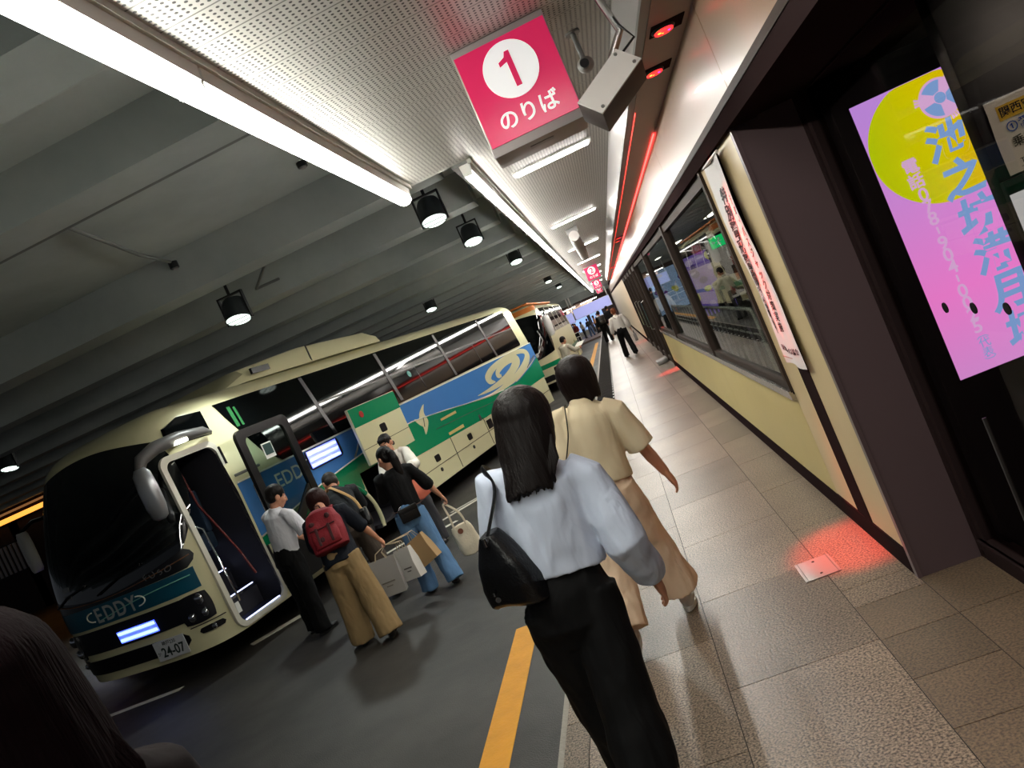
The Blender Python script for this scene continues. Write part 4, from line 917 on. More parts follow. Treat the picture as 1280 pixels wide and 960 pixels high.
    dl.rings([[(x, *p) for p in o+o[:1]], [(x-.05, *p) for p in o+o[:1]]], closed=False, caps=False); dl.rings([[(x, *p) for p in i_+i_[:1]], [(x-.05, *p) for p in i_+i_[:1]]], closed=False, caps=False)
    dl.build('door_leaf', [M_TRIMB], D, 30)
    side_poly(i_, x-.02, .006).build('door_pane', [m_glass('coach_door_glass', '#cdd6d4', 1.4, maxmix=.5)], D)
    MB().prism([(-3.5, .98), (-2.88, 1.42), (-2.88, 1.30), (-3.3, .98)], 'x', x-.045, x+.004).build('door_brace', [M_TRIMB], D)
    MB().box((x-.012, -3.38, 1.92), (x-.004, -3.20, 2.12)).build('sticker', [M_WHP], D); MB().box((x-.005, -3.365, 1.965), (x-.001, -3.215, 2.105)).build('sticker_print', [mat('sticker_dark', '#173a38', .4)], D)
    MB().tube([(x-.06, -3.66, 1.0), (x-.11, -3.66, 1.05), (x-.11, -3.66, 1.7), (x-.06, -3.66, 1.75)], .015, 8).build('grab_bar', [M_CHROME], D, 60)
    for z in (.6, 1.9): MB().tube([(-.02, -3.76, z), (.1, -3.7, z), (x-.05, -3.5, z)], .018, 8).build('door_arm', [M_ALU], D, 60)
    # small dark window above the door
    P([(-4.38, 2.50), (-3.74, 2.47), (-3.72, 2.78), (-4.10, 2.80), (-4.33, 2.72)], 'quarter_window', M_BGLASS, .004, .06)
    # front: windscreen, black lower mask, teal panel, grille, bumper, lights
    wsb = lambda s: 1.33-.10*sin(pi*s)+.06*(1-s)
    patch(S, -.985, .865, wsb, lambda s: 2.70+.10*sin(pi*s), .012, 34, 14, .55).build('windscreen', [mat('windscreen', '#06080a', .03, var=0, spec=.9, coat=.5)], t, 60)
    patch(S, -.93, .78, 1.20, 1.44, .008, 30, 4, .3).build('black_mask', [M_TRIMB], t, 60)
    MB().tube([S(-.93+1.68*i/30, 1.335-.12*sin(pi*i/30)+.05*(1-i/30), .018) for i in range(31)], .006, 6).build('mask_trim', [mat('bronze_line', '#9a6a4a', .3, metal=.6)], t, 60)
    patch(S, -.90, .745, .965, 1.20, .010, 30, 4).build('front_panel', [M_TEAL], t, 60)
    MB().tube([S(-.15+.86*i/20, 1.02+.11*sin(pi*(i/20)*.55), .022) for i in range(21)], .006, 6).build('wave_line', [mat('panel_line', '#7fc2b0', .4)], t, 60)
    for k, ch in enumerate('EDDY'):
        u = -.13+.118*k; p = S(u, 1.075, .026); q = S(u+.02, 1.075, .026)
        text('lettering', ch, frame(p, q-p, (0, 0, 1)), .24, mat('front_letter_grey', '#a9adad', .35, var=0), t, thick=.001, bold=.004)
    for s in (-1, 1): MB().tube([S(.045+s*(.235+.07*sin(a)), 1.085+.055*cos(a)*s, .026) for a in [pi*i/10 for i in range(11)]], .008, 6).build('flourish', [M_LINE], t, 60)
    patch(S, -.86, .60, .66, .93, .008, 28, 4, .2).build('grille', [mat('grille_dark', '#0c0d16', .4)], t, 60)
    for z in (.705, .785): patch(S, -.05, .32, z, z+.030, .02, 10, 1).build('light_bar', [M_BLED], t, 60)
    patch(S, -.06, .33, .69, .83, .012, 10, 1).build('light_glow', [M_BLED2], t, 60)
    patch(S, -.80, .52, .40, .58, .012, 28, 3, .3).build('lower_grille', [M_TRIMB], t, 60)
    c0, c1 = S(.26, .47, .045), S(.46, .47, .045); e = c1-c0
    F = frame((c0+c1)/2, e, (0, 0, 1)); np_ = MB().box((-.22, -.11, -.008), (.22, .11, .0), m=F).build('number_plate', [mat('plate_white', '#c9cbd0', .4)], t)
    text('lettering', '24-07', F @ Matrix.Translation((.02, -.03, .002)), .15, mat('plate_green', '#1c2b2a', .5), np_, thick=.0006, bold=.003, sx=.92)
    text('lettering', '神戸230', F @ Matrix.Translation((0, .07, .002)), .055, mat('plate_green', '#1c2b2a', .5), np_, thick=.0006)
    text('lettering', 'か', F @ Matrix.Translation((-.18, -.03, .002)), .05, mat('plate_green', '#1c2b2a', .5), np_, thick=.0006)
    for k, ch in enumerate('FUSO'):
        u = .42+.06*k; p = S(u, 1.285, .022); q = S(u+.02, 1.30, .022); text('lettering', ch, frame(p, q-p, (0, 0, 1)), .085, M_ALU, t, thick=.001, sx=1.4)
    for s in (-1, 1):
        hl = patch(S, s*.53, s*.76, .60, .93, .016, 10, 6, .4).build('headlight', [mat('lamp_glass', '#15161c', .06, var=0, coat=.6)], t, 60)
        for u, z, r in ((.69, .85, .07), (.60, .69, .05), (.69, .69, .05)):
            p = S(s*u, z, .02); MB().ell(p, (r, .03, r), n=14, k=8).build('lamp_reflector', [M_CHROME], hl, 60)
        fg = patch(S, s*.60, s*.78, .475, .545, .014, 8, 2, .6).build('fog_lamp', [M_TRIMB], t, 60)
        MB().ell(S(s*.70, .51, .018), (.045, .02, .035), n=12, k=6).build('lamp_reflector', [M_CHROME], fg, 60)
        patch(S, s*.55, s*.80, .575, .585, .012, 8, 1).build('bumper_slot', [M_GROOVE], t, 60)
    # wipers, dash shapes and stickers seen on the glass
    for a, b in ((-.6, -.15), (-.05, .42)): MB().tube([S(a, 1.30, .03), S((a+b)/2, 1.40, .035), S(b, 1.45, .03)], .012, 6).build('wiper', [M_TRIMB], t, 60)
    for k, (u, z) in enumerate(((-.44, 1.45), (-.44, 1.36))): patch(S, u, u+.09, z, z+.06, .014, 4, 2).build('windscreen_sticker', [M_ALU], t)
    # near-side mirror on its arm, far mirror
    m0 = bpy.data.objects.new('mirror', None); COL.objects.link(m0); m0.parent = t
    MB().tube([(-.04, -3.80, 2.50), (.05, -4.0, 2.53), (.09, -4.4, 2.55), (.06, -4.72, 2.53), (.03, -4.92, 2.46), (.02, -4.98, 2.36)], [.025, .055, .07, .075, .07, .05], 12).build('mirror_arm', [mat('mirror_arm_grey', '#5c5a59', .4, var=.04)], m0, 60)
    mr = MB()
    mr.rings([[(.03+w*cos(a), -4.99+d*sin(a), z) for a in [2*pi*i/18 for i in range(18)]] for z, w, d in ((1.80, .05, .03), (1.83, .10, .06), (1.95, .125, .08), (2.15, .125, .085), (2.32, .11, .075), (2.38, .07, .04))])
    mr.build('mirror_shell', [mat('mirror_silver', '#b9bbbf', .28, metal=.6)], m0, 60)
    MB().box((.10, -4.52, 2.475), (.18, -4.36, 2.52), bev=.008).build('arm_lamp', [m_emit('arm_lamp', (1., 1., .8), 6.)], m0)
    return t
def lean(t):
    for o in t.children:
        if o.type == 'MESH' and o.name.split('.')[0] in LEAN:
            for v in o.data.vertices: v.co.x -= side_inset(v.co.z)
LEAN = {'side_window', 'window_pillar', 'window_rail', 'curtain', 'window_sticker', 'quarter_window', 'door_surround', 'door_seal', 'belt_line', 'blue_band', 'side_door'}
lean(coach())

def simple_coach(name, label, loc, rz, cream, roofm, stripe_m, mirror=True, Lr=6.6):
    t = thing(name, label, 'bus', loc, rz); S, yf, inset, DEP = coach_shape(Lr); roof = 2.90
    body = coach_body(S, yf, inset, DEP, Lr, roof)
    me = booled(body.mesh('body', [cream]), [MB().cyl((x, y, .5), .58, .9, 'x', 28) for x in (-.05, -2*HW+.05) for y in (-2.12, 4.4)])
    meshobj('body', me, [cream], t, 35)
    for y in (-2.12, 4.4): wheel(t, -.2, y); wheel(t, -2*HW+.2, y)
    MB().box((-2*HW+.35, -3.9, 3.0), (-.35, 5., 3.07), bev=.03).build('roof_panel', [roofm], t, 30)
    for k in range(16):
        pass
    patch(S, -.90, .90, 2.73, 2.90, .012, 24, 3, .2).build('roof_brow', [roofm], t, 60)
    patch(S, -.97, .93, lambda s: 1.18-.06*sin(pi*s), lambda s: 2.62+.06*sin(pi*s), .012, 30, 12, .45).build('windscreen', [M_BGLASS], t, 60)
    patch(S, -.80, -.05, 1.95, 2.5, .016, 14, 5, .2).build('destination_screen', [mat('far_screen', '#26352f', .2)], t, 60)
    for k, (u, z, r) in enumerate(((.25, 1.62, .10), (.52, 1.48, .09), (.40, 1.32, .06), (-.3, 1.5, .1))): MB().ell(S(u, z, .015), (r, .02, r*1.2), n=12, k=6).build('dash_item', [M_WHP if k % 2 == 0 else M_GRAYP], t, 60)
    MB().tube([S(.12, 1.25, .03), S(.46, 1.38, .035), S(.62, 1.70, .03), S(.60, 2.05, .03)], .018, 6).build('wiper', [M_WHP], t, 60)
    patch(S, -.97, .97, .80, .95, .010, 26, 2).build('front_stripe', [stripe_m], t, 60)
    patch(S, -.80, .60, .36, .56, .012, 22, 3, .3).build('lower_grille', [M_TRIMB], t, 60)
    for s in (-1, 1):
        hl = patch(S, s*.60, s*.86, .58, .76, .016, 10, 4, .4).build('headlight', [mat('lamp_glass', '#15161c', .06, var=0, coat=.6)], t, 60)
        for u in (.67, .79): MB().ell(S(s*u, .67, .02), (.055, .02, .055), n=12, k=6).build('lamp_reflector', [M_CHROME], hl, 60)
        patch(S, s*.86, s*.93, .58, .76, .016, 4, 4).build('turn_lamp', [mat('turn_orange', '#c7642a', .3)], t, 60)
    c0, c1 = S(-.1, .47, .05), S(.1, .47, .05); F = frame((c0+c1)/2, c1-c0, (0, 0, 1))
    MB().box((-.22, -.11, -.01), (.22, .11, 0), m=F).build('number_plate', [mat('plate_white', '#c9cbd0', .4)], t)
    side_poly([(-3.4, 2.76), (Lr-.5, 2.76), (Lr-.5, 1.8), (-3.1, 1.8)], .006, .05).build('side_window', [M_BGLASS], t)
    for y in (-1.6, .4, 2.4, 4.4): MB().box((-.02, y-.05, 1.8), (.014, y+.05, 2.76)).build('window_pillar', [M_BUSW], t)
    side_poly([(-4.3, 2.5), (-3.6, 2.5), (-3.6, .5), (-4.3, .5)], .006, .03).build('side_door', [M_BGLASS], t)
    side_poly([(-3.5, .95), (Lr-.1, .95), (Lr-.1, .8), (-3.5, .8)], .006, .03).build('side_stripe', [stripe_m], t)
    lean(t)
    if mirror:
        for s, x in ((1, .14), (-1, -2*HW-.1)):
            m0 = bpy.data.objects.new('mirror', None); COL.objects.link(m0); m0.parent = t
            MB().tube([(x-.12*s, -4.25, 2.5), (x, -4.7, 2.52), (x-.02*s, -4.95, 2.42)], [.03, .035, .03], 8).build('mirror_arm', [M_TRIMB], m0, 60)
            MB().rings([[(x-.02*s+w*cos(a), -4.95+.08*sin(a), z) for a in [2*pi*i/14 for i in range(14)]] for z, w in ((1.72, .05), (1.77, .11), (1.95, .13), (2.2, .13), (2.36, .11), (2.42, .05))]).build('mirror_shell', [M_WHP], m0, 60)
    return t, S
t2, S2 = simple_coach('coach', 'cream coach with orange roof edge and green stripe parked behind the swirl coach', (-1.95, 29.6, -.15), rad(-1), M_BUSC, mat('coach_orange', '#c9742e', .4), M_GREEN)
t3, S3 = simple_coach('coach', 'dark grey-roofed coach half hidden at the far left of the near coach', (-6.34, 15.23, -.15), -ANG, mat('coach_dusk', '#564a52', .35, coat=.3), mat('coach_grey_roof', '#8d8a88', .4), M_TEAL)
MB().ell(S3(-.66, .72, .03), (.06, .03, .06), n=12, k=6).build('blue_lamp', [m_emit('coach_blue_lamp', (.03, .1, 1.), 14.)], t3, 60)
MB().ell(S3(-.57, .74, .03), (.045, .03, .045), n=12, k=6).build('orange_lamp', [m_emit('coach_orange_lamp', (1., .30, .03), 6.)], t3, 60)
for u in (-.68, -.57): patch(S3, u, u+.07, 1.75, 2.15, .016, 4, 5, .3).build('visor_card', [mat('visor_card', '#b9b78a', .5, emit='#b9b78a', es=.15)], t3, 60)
# ---------------------------------------------------------------- people
def puff(me, f):
    me.update(); nv = len(me.vertices); nn = [0.]*(nv*3); cc = [0.]*(nv*3)
    me.vertex_normals.foreach_get('vector', nn); me.vertices.foreach_get('co', cc)
    for i in range(nv):
        k = f(Vector(cc[3*i:3*i+3])); cc[3*i] += nn[3*i]*k; cc[3*i+1] += nn[3*i+1]*k; cc[3*i+2] += nn[3*i+2]*k
    me.vertices.foreach_set('co', cc); me.update()
def m_cloth(name, col, rough=.75, fold=.35, fs=9., stretch=(1, 1, .45), weave=.12, var=.05):
    if name in _M: return _M[name]
    m = mat(name, col, rough, var=var, vscale=5, spec=.25); N, L = m.node_tree.nodes, m.node_tree.links; b = N['Principled BSDF']
    tc = N.new('ShaderNodeTexCoord'); mp = N.new('ShaderNodeMapping'); mp.inputs['Scale'].default_value = stretch; L.new(tc.outputs['Object'], mp.inputs['Vector'])
    a = N.new('ShaderNodeTexNoise'); a.inputs['Scale'].default_value = fs; a.inputs['Detail'].default_value = 2; a.inputs['Distortion'].default_value = 1.2; L.new(mp.outputs[0], a.inputs['Vector'])
    w = N.new('ShaderNodeTexNoise'); w.inputs['Scale'].default_value = 260; L.new(tc.outputs['Object'], w.inputs['Vector'])
    b1 = N.new('ShaderNodeBump'); b1.inputs['Strength'].default_value = fold; b1.inputs['Distance'].default_value = .03; L.new(a.outputs['Fac'], b1.inputs['Height'])
    b2 = N.new('ShaderNodeBump'); b2.inputs['Strength'].default_value = weave; b2.inputs['Distance'].default_value = .003; L.new(w.outputs['Fac'], b2.inputs['Height'])
    L.new(b1.outputs[0], b2.inputs['Normal']); L.new(b2.outputs[0], b.inputs['Normal']); return m
def m_hair(name, col):
    if name in _M: return _M[name]
    m = mat(name, col, .5, var=.25, vscale=60, spec=.22); N, L = m.node_tree.nodes, m.node_tree.links; b = N['Principled BSDF']
    tc = N.new('ShaderNodeTexCoord'); mp = N.new('ShaderNodeMapping'); mp.inputs['Scale'].default_value = (1, 1, .06); L.new(tc.outputs['Object'], mp.inputs['Vector'])
    a = N.new('ShaderNodeTexNoise'); a.inputs['Scale'].default_value = 170; a.inputs['Detail'].default_value = 3; L.new(mp.outputs[0], a.inputs['Vector'])
    b1 = N.new('ShaderNodeBump'); b1.inputs['Strength'].default_value = .55; b1.inputs['Distance'].default_value = .006; L.new(a.outputs['Fac'], b1.inputs['Height']); L.new(b1.outputs[0], b.inputs['Normal']); return m
M_SKIN = mat('skin', '#c98f72', .5, var=.08, vscale=14, bump=.06, bscale=120); M_LIP = mat('lips', '#a85a50', .4, var=.05); M_EYE = mat('eye_dark', '#17110f', .2, var=0); M_EYEW = mat('eye_white', '#d9d2cc', .3, var=0)
def rot_about(v, axis, a): return Quaternion(axis, a) @ v
def person(label, loc, yaw, h=1.62, bend=0., lean=0., twist=0., nod=0., hyaw=0., arms=((0, 8, 8, 0), (0, 8, 8, 0)), legs=((0, 3, 0, 0), (0, 3, 0, 0)),
           shirt=None, pants=None, shoe='#1a1a1c', hair=('short', '#14100e'), build=1., vox=.008, grip=(0, 0), ground=0., drop=0., group=None, cat='person'):
    """arms/legs: (left, right); arm = forward, outward, elbow, inward twist; leg = forward, outward, knee, foot pitch (degrees)"""
    t = thing('person', label, cat, loc, yaw, group); s = h/1.65; V = Vector
    Tq = Matrix.Rotation(rad(twist), 3, 'Z') @ Matrix.Rotation(rad(-bend), 3, 'X') @ Matrix.Rotation(rad(lean), 3, 'Y')
    hip = V((0, 0, .875*s)); J = {}
    def T(x, y, z): return hip+Tq @ V((x*s, y*s, z*s))          # z measured from the hips
    neck, chest = T(0, -.005, .535), T(0, 0, .40)
    Hq = Tq @ Matrix.Rotation(rad(hyaw), 3, 'Z') @ Matrix.Rotation(rad(-nod), 3, 'X')
    hs = s*1.10
    hc = neck+Tq @ V((0, .012*s, .045*s))+Hq @ V((0, .012*s, .080*s))   # head centre
    def H(x, y, z): return hc+Hq @ V((x*hs, y*hs, z*hs))
    # limbs
    lows = []
    for i, sd in ((0, -1), (1, 1)):
        f, o, k, fp = [rad(v) for v in legs[i]]
        a = hip+V((sd*.085*s, 0, -.02*s)); d = V((sd*sin(o), sin(f)*cos(o), -cos(f)*cos(o))); kn = a+d*.40*s
        d2 = V((sd*sin(o), sin(f-k)*cos(o), -cos(f-k)*cos(o))); an = kn+d2*.395*s
        J['leg', i] = (a, kn, an, fp); lows.append(an.z-.07*s-max(0, sin(abs(fp)))*.06*s)
        f, o, e, tw = [rad(v) for v in arms[i]]
        sh = T(sd*.162*build, -.005, .475-(drop*sd*.01)); d = V((sd*sin(o), sin(f)*cos(o), -cos(f)*cos(o))); el = sh+d*.285*s
        d2 = V((sd*sin(o*.6-tw), sin(f+e), -cos(f+e)*cos(o*.6))).normalized(); wr = el+d2*.235*s; J['arm', i] = (sh, el, wr, d2)
    dz = ground-min(lows); off = V((0, 0, dz))
    # ---- body
    mb = MB()
    mb.tube([T(0, 0, -.06), T(0, 0, .1), T(0, 0, .25), T(0, 0, .40), T(0, -.005, .485), T(0, -.008, .51)], [(.105*s, .07*s), (.098*s, .074*s), (.105*s, .08*s), (.13*s, .085*s), (.12*s, .07*s), (.05*s, .05*s)], 16)
    mb.tube([T(0, -.01, .47), neck+Tq @ V((0, .0, .0)), H(0, -.02, -.05)], [.058*s, .052*s, .052*s], 12)
    mb.ell(H(0, -.012, .022), (.072*hs, .090*hs, .088*hs), Hq); mb.ell(H(0, .022, -.045), (.056*hs, .062*hs, .070*hs), Hq); mb.ell(H(0, .052, -.088), (.028*hs, .026*hs, .024*hs), Hq)
    mb.ell(H(0, .052, .018), (.055*hs, .028*hs, .022*hs), Hq)
    mb.tube([H(0, .078, .012), H(0, .094, -.018), H(0, .102, -.034), H(0, .08, -.045)], [.009*hs, .011*hs, .015*hs, .010*hs], 8)
    for sx in (-1, 1):
        mb.ell(H(sx*.026, .074, -.036), (.012*hs, .014*hs, .012*hs), Hq); mb.ell(H(sx*.044, .055, -.03), (.022*hs, .022*hs, .026*hs), Hq)
        mb.ell(H(sx*.076, -.008, -.012), (.012*hs, .024*hs, .034*hs), Hq @ Matrix.Rotation(rad(12*sx), 3, 'Z')); mb.ell(H(sx*.030, .070, .004), (.014*hs, .010*hs, .009*hs), Hq)
    mb.ell(H(0, .078, -.066), (.024*hs, .014*hs, .010*hs), Hq)
    hands = []
    for i, sd in ((0, -1), (1, 1)):
        sh, el, wr, d = J['arm', i]
        mb.tube([sh, sh*.5+el*.5, el, el*.6+wr*.4, wr], [.045*s, .040*s, .036*s, .037*s, (.027*s, .022*s)], 12)
        g = grip[i]; inw = V((-sd, 0, 0)); n = (inw-d*inw.dot(d)); n = n.normalized() if n.length > .1 else V((0, 1, 0))   # palm faces inward
        w = n.cross(d).normalized()*1.; w = w if w.y > 0 or abs(w.y) < .05 and w.z > 0 else -w              # thumb side forward
        dd = rot_about(d, w, 0); hb = wr+dd*.02*s; pe = wr+dd*.095*s
        def band(c, a_, b_, k=12): return [c+w*a_*cos(2*pi*q/k)+n*b_*sin(2*pi*q/k) for q in range(k)]
        mb.rings([band(wr-dd*.015*s, .026*s, .020*s), band(wr+dd*.03*s, .036*s, .019*s), band(wr+dd*.07*s, .043*s, .017*s), band(pe, .040*s, .013*s)])
        ax = d.cross(n).normalized(); ax = ax if (rot_about(d, ax, .3)-d).dot(n) > 0 else -ax
        tips = []
        for q, (wo, ln) in enumerate(((.031, .072), (.0105, .080), (-.0105, .074), (-.031, .058))):
            p = pe+w*wo*s-dd*.008*s; c = rad(62 if g else 16+4*q); pts = [p]; dir_ = rot_about(dd+w*wo*2.2, ax, rad(30) if g else rad(8))
            for m_, fr in enumerate((.45, .32, .23)):
                p = p+dir_.normalized()*ln*fr*s; pts.append(p); dir_ = rot_about(dir_, ax, c)
            mb.tube(pts, [.0100*s, .0095*s, .0088*s, .0072*s], 8); tips.append(pts[1])
        p = wr+dd*.03*s+w*.028*s; td = (dd*.72+w*.60+n*.35).normalized(); pts = [p, p+td*.036*s]; td2 = (td+dd*.5+n*(.6 if g else .25)).normalized(); pts += [pts[1]+td2*.030*s, pts[1]+td2*.052*s]
        mb.tube(pts, [.015*s, .0125*s, .0105*s, .008*s], 8)
        hands.append((pe+n*(.012 if g else .0)*s+dd*.02*s+off, d, n, w))
        a, kn, an, fp = J['leg', i]
        mb.tube([a+V((0, 0, .03)), a*.5+kn*.5, kn, kn*.6+an*.4, an], [.058*s, .054*s, .044*s, .042*s, .033*s], 12)
        mb.ell(an+V((0, .03*s, -.02*s)), (.034*s, .06*s, .03*s))
    mb.ell(hip+V((0, 0, -.0*s)), (.115*s, .072*s, .09*s))
    me = remeshed(mb, vox, 2)
    for v in me.vertices: v.co += off
    eyes = [H(sx*.031, .083, .003)+off for sx in (-1, 1)]; lip = H(0, .090, -.066)+off; brow = [H(sx*.031, .084, .028)+off for sx in (-1, 1)]
    Hi = Hq.inverted()
    body = meshobj('body', me, [M_SKIN, M_EYE, M_LIP, M_EYEW], t, 180)
    if vox < .0125:
        for p in me.polygons:
            for e in eyes:
                q = Hi @ (p.center-e)
                if abs(q.z) < .0075*s and abs(q.x) < .017*s and q.y > -.02*s: p.material_index = 1 if abs(q.x) < .008*s else 3
            q = Hi @ (p.center-lip)
            if (q.x/.024)**2+(q.z/.0085)**2 < s*s and q.y > -.03*s: p.material_index = 2
            for e in brow:
                q = Hi @ (p.center-e)
                if abs(q.z-.004*s+abs(q.x)*.12) < .004*s and abs(q.x) < .020*s and q.y > -.03*s: p.material_index = 1
    # ---- clothes
    def folds(me, amp, fq, seed, zmin=None):
        def f(c): return amp*(noise.noise(V((c.x*fq+seed, c.y*fq, c.z*fq*.45+seed)))+.5*noise.noise(V((c.x*fq*2.1, c.y*fq*2.1+seed, c.z*fq*1.1))))
        puff(me, f)
    sd0 = (hash(label) % 97) if False else sum(map(ord, label)) % 97
    cv = max(vox, .008)
    if pants:
        pm, wth, wkn, whem, short = pants; mb = MB()
        mb.tube([T(0, -.002, .19), T(0, -.003, .12), T(0, -.004, .04), hip+V((0, -.008*s, -.06*s)), hip+V((0, 0, -.13*s))], [(.122*s*build, .094*s*build), (.132*s*build, .100*s*build), (.158*s*build, .118*s*build), (.170*s*build, .122*s*build), (.155*s*build, .09*s)], 20)
        for i, sd in ((0, -1), (1, 1)):
            a, kn, an, fp = J['leg', i]; fwd = V((0, 1, 0))
            end = an+(an-kn).normalized()*(.035-short)*s
            mb.tube([a+V((0, -.004*s, .04*s)), a+(kn-a)*.25, a+(kn-a)*.6, kn, kn+(end-kn)*.5, end], [(wth*s*.98, wth*s), (wth*s, wth*s*1.08), (wth*.6*s+wkn*.4*s, wth*.6*s+wkn*.45*s), (wkn*s, wkn*s*1.05), ((wkn+whem)/2*s, (wkn+whem)/2*s), (whem*s, whem*s*1.1)], 16)
        me = remeshed(mb, cv, 4)
        for v in me.vertices: v.co += off
        folds(me, .011*s, 11, sd0); meshobj('trousers', me, [pm], t, 180)
    if shirt:
        sm, hem, wid, sleeve, slw, collar = shirt; mb = MB()     # hem: height above hips; sleeve: 0..2 (1 = elbow, 2 = wrist); slw: sleeve width
        b_ = build
        mb.tube([T(0, 0, hem), T(0, 0, hem+.03), T(0, 0, (hem+.38)/2), T(0, -.004, .37), T(0, -.006, .45), T(0, -.010, .497), T(0, -.012, .525)],
                [(wid*s, wid*.70*s), (wid*s, wid*.70*s), ((wid+.155*b_)/2*s, .118*b_*s), (.160*b_*s, .118*b_*s), (.158*b_*s, .104*b_*s), (.105*s, .082*s), (.066*s, .064*s)], 22)
        for i, sd in ((0, -1), (1, 1)):
            sh, el, wr, d = J['arm', i]; pts = [T(sd*.10*b_, -.008, .470), sh+(el-sh)*.10, sh+(el-sh)*.5]; r = [.060*s, (.064+slw*.25)*s, (.056+slw*.6)*s]
            if sleeve < 1: pts.append(sh+(el-sh)*(.5+.5*sleeve)); r.append((.056+slw)*s)
            else:
                pts += [el]; r += [(.052+slw)*s]
                if sleeve > 1: q = (sleeve-1); pts += [el+(wr-el)*q*.6, el+(wr-el)*q*.93, el+(wr-el)*q]; r += [(.046+slw)*s, (.040+slw*.75)*s, (.034+slw*.12)*s]
            mb.tube(pts, r, 14)
        if collar: mb.lathe([(.058*s, 0), (.072*s, -.004), (.064*s, .035*s), (.056*s, .037*s)], n=18, m=Matrix.Translation(T(0, -.010, .512)) @ Tq.to_4x4())
        me = remeshed(mb, cv, 4)
        for v in me.vertices: v.co += off
        folds(me, .010*s, 10, sd0+5); sh_o = meshobj('shirt', me, [sm], t, 180)
    # ---- hair
    st, hcol = hair; hm = m_hair('hair_'+hcol.strip('#'), hcol); mb = MB(); rr = random.Random(sd0)
    lowz = None
    if st in ('long', 'bob', 'loose'):
        L_ = {'long': .26, 'bob': .175, 'loose': .46}[st]; Dn = (Tq @ V((0, 0, -1)) if st == 'long' else V((0, 0, -1))); b0 = H(0, -.025, .03); wv = {'long': .098, 'bob': .100, 'loose': .118}[st]
        back = Tq @ V((0, -1, 0)); back.z = 0; back.normalize(); side_ = V((0, 0, 1)).cross(back).normalized()
        mb.ell(H(0, -.024, .030), (wv*hs, .100*hs, .094*hs), Hq, 20, 14)
        if st == 'loose': mb.ell(H(0, -.01, .0), (.115*hs, .115*hs, .13*hs), Hq, 20, 14)
        rs = []
        for k in range(9):
            u = k/8; w_ = wv*(1.+.05*sin(pi*min(1, u*1.6))-.12*u*u)*hs; d_ = (.088-.040*u)*hs
            c = b0+Dn*(L_*u*s)+back*((.010+(.080*u if st != 'bob' else 0))*s)+side_*(u*u*(-.025 if st == 'long' else 0)*s)
            rs.append([c+side_*w_*cos(2*pi*i/20)+back*d_*sin(2*pi*i/20) for i in range(20)])
        mb.rings(rs); lowz = (b0.z-L_*s)
    else:
        mb.ell(H(0, -.020, .034), (.081*hs, .094*hs, .090*hs), Hq, 20, 14)
        if st == 'pony': mb.tube([H(0, -.085, .02), H(0, -.115, .0), H(0, -.12, -.05)+V((0, 0, -.02*s)), H(.0, -.12, -.05)+V((0, -.01, -.16*s)), H(.0, -.12, -.05)+V((.0, -.01, -.30*s))], [.04*s, .045*s, .05*s, .046*s, .016*s], 12); mb.ell(H(0, -.045, -.012), (.074*hs, .060*hs, .062*hs), Hq)
        elif st == 'bun': mb.ell(H(0, -.10, .06), (.042*s, .04*s, .04*s), Hq); mb.ell(H(0, .035, .075), (.066*hs, .045*hs, .030*hs), Hq)
        else: mb.ell(H(0, -.045, -.012), (.074*hs, .060*hs, .062*hs), Hq)
    me = remeshed(mb, min(max(vox, .006), .015), 5)
    for v in me.vertices:
        c = v.co
        if lowz is not None and c.z < lowz+.16*s:
            q = 1-(c.z-lowz)/(.16*s); c.z += q*(noise.noise(V((c.x*45, c.y*22, sd0)))*.030+noise.noise(V((c.x*160, c.y*60, sd0)))*.014)*s*(1.0 if st == 'long' else .6)
        v.co = c+off
    puff(me, lambda c: noise.noise(V((c.x*70, c.y*70, c.z*5)))*.0025)
    ho = meshobj('hair', me, [hm], t, 180)
    if st in ('long', 'loose') and vox < .0125:
        for k in range(26):
            x = -.085+.17*k/25; p0 = b0+side_*x*s+back*(.080*s)+Dn*.10*s; p1 = p0+Dn*.08*s+side_*x*.1*s+back*.03*s; p2 = b0+side_*(x*(1.05+rr.uniform(-.1, .3)))*s+back*.115*s+Dn*(L_-.02+rr.uniform(-.03, .035))*s+side_*-.02*s
            MB().tube([p+off for p in (p0, p1, p2)], [(.010*s, .005*s), (.008*s, .004*s), (.0012*s, .001*s)], 6).build('hair_lock', [hm], ho, 60)
    # ---- shoes
    shm = mat('shoe_'+shoe.strip('#'), shoe, .45, var=.08); som = mat('shoe_sole_'+shoe.strip('#'), '#d8d3cb' if shoe > '#9' else '#0e0e0f', .6)
    for i in (0, 1):
        a, kn, an, fp = J['leg', i]; F = Matrix.Translation(an+off) @ Matrix.Rotation(-fp, 4, 'X'); mb = MB(); z0 = -.07*s
        def ringy(y, w_, zt): return [(w_*s*cos(q)*1.0, y*s, z0+.012*s+(zt*s)*max(0, sin(q))) for q in [2*pi*j/14 for j in range(14)]]
        so = MB(); so.rings([[(w_*s*cos(2*pi*j/16)*1.05, 0, 0) for j in range(16)] for w_ in (.01,)] if False else [[((.036+.008*sin(pi*min(1, max(0, .55+.5*sin(q)))))*s*cos(q), (.055+.135*sin(q))*s, z) for q in [2*pi*j/20 for j in range(20)]] for z in (z0, z0+.022*s)], m=F)
        mb.ell((0, .015*s, z0+.045*s), (.038*s, .085*s, .055*s)); mb.ell((0, .115*s, z0+.032*s), (.040*s, .072*s, .030*s)); mb.tube([(0, -.01*s, z0+.05*s), (0, -.012*s, z0+.105*s)], [.044*s, .042*s], 12)
        o = MB(); me = remeshed(mb, max(.008, vox), 2); me.transform(F); so_ = meshobj('shoe', me, [shm], t, 180)
        so.build('sole', [som], so_, 50)
    t['_h'] = 0; del t['_h']
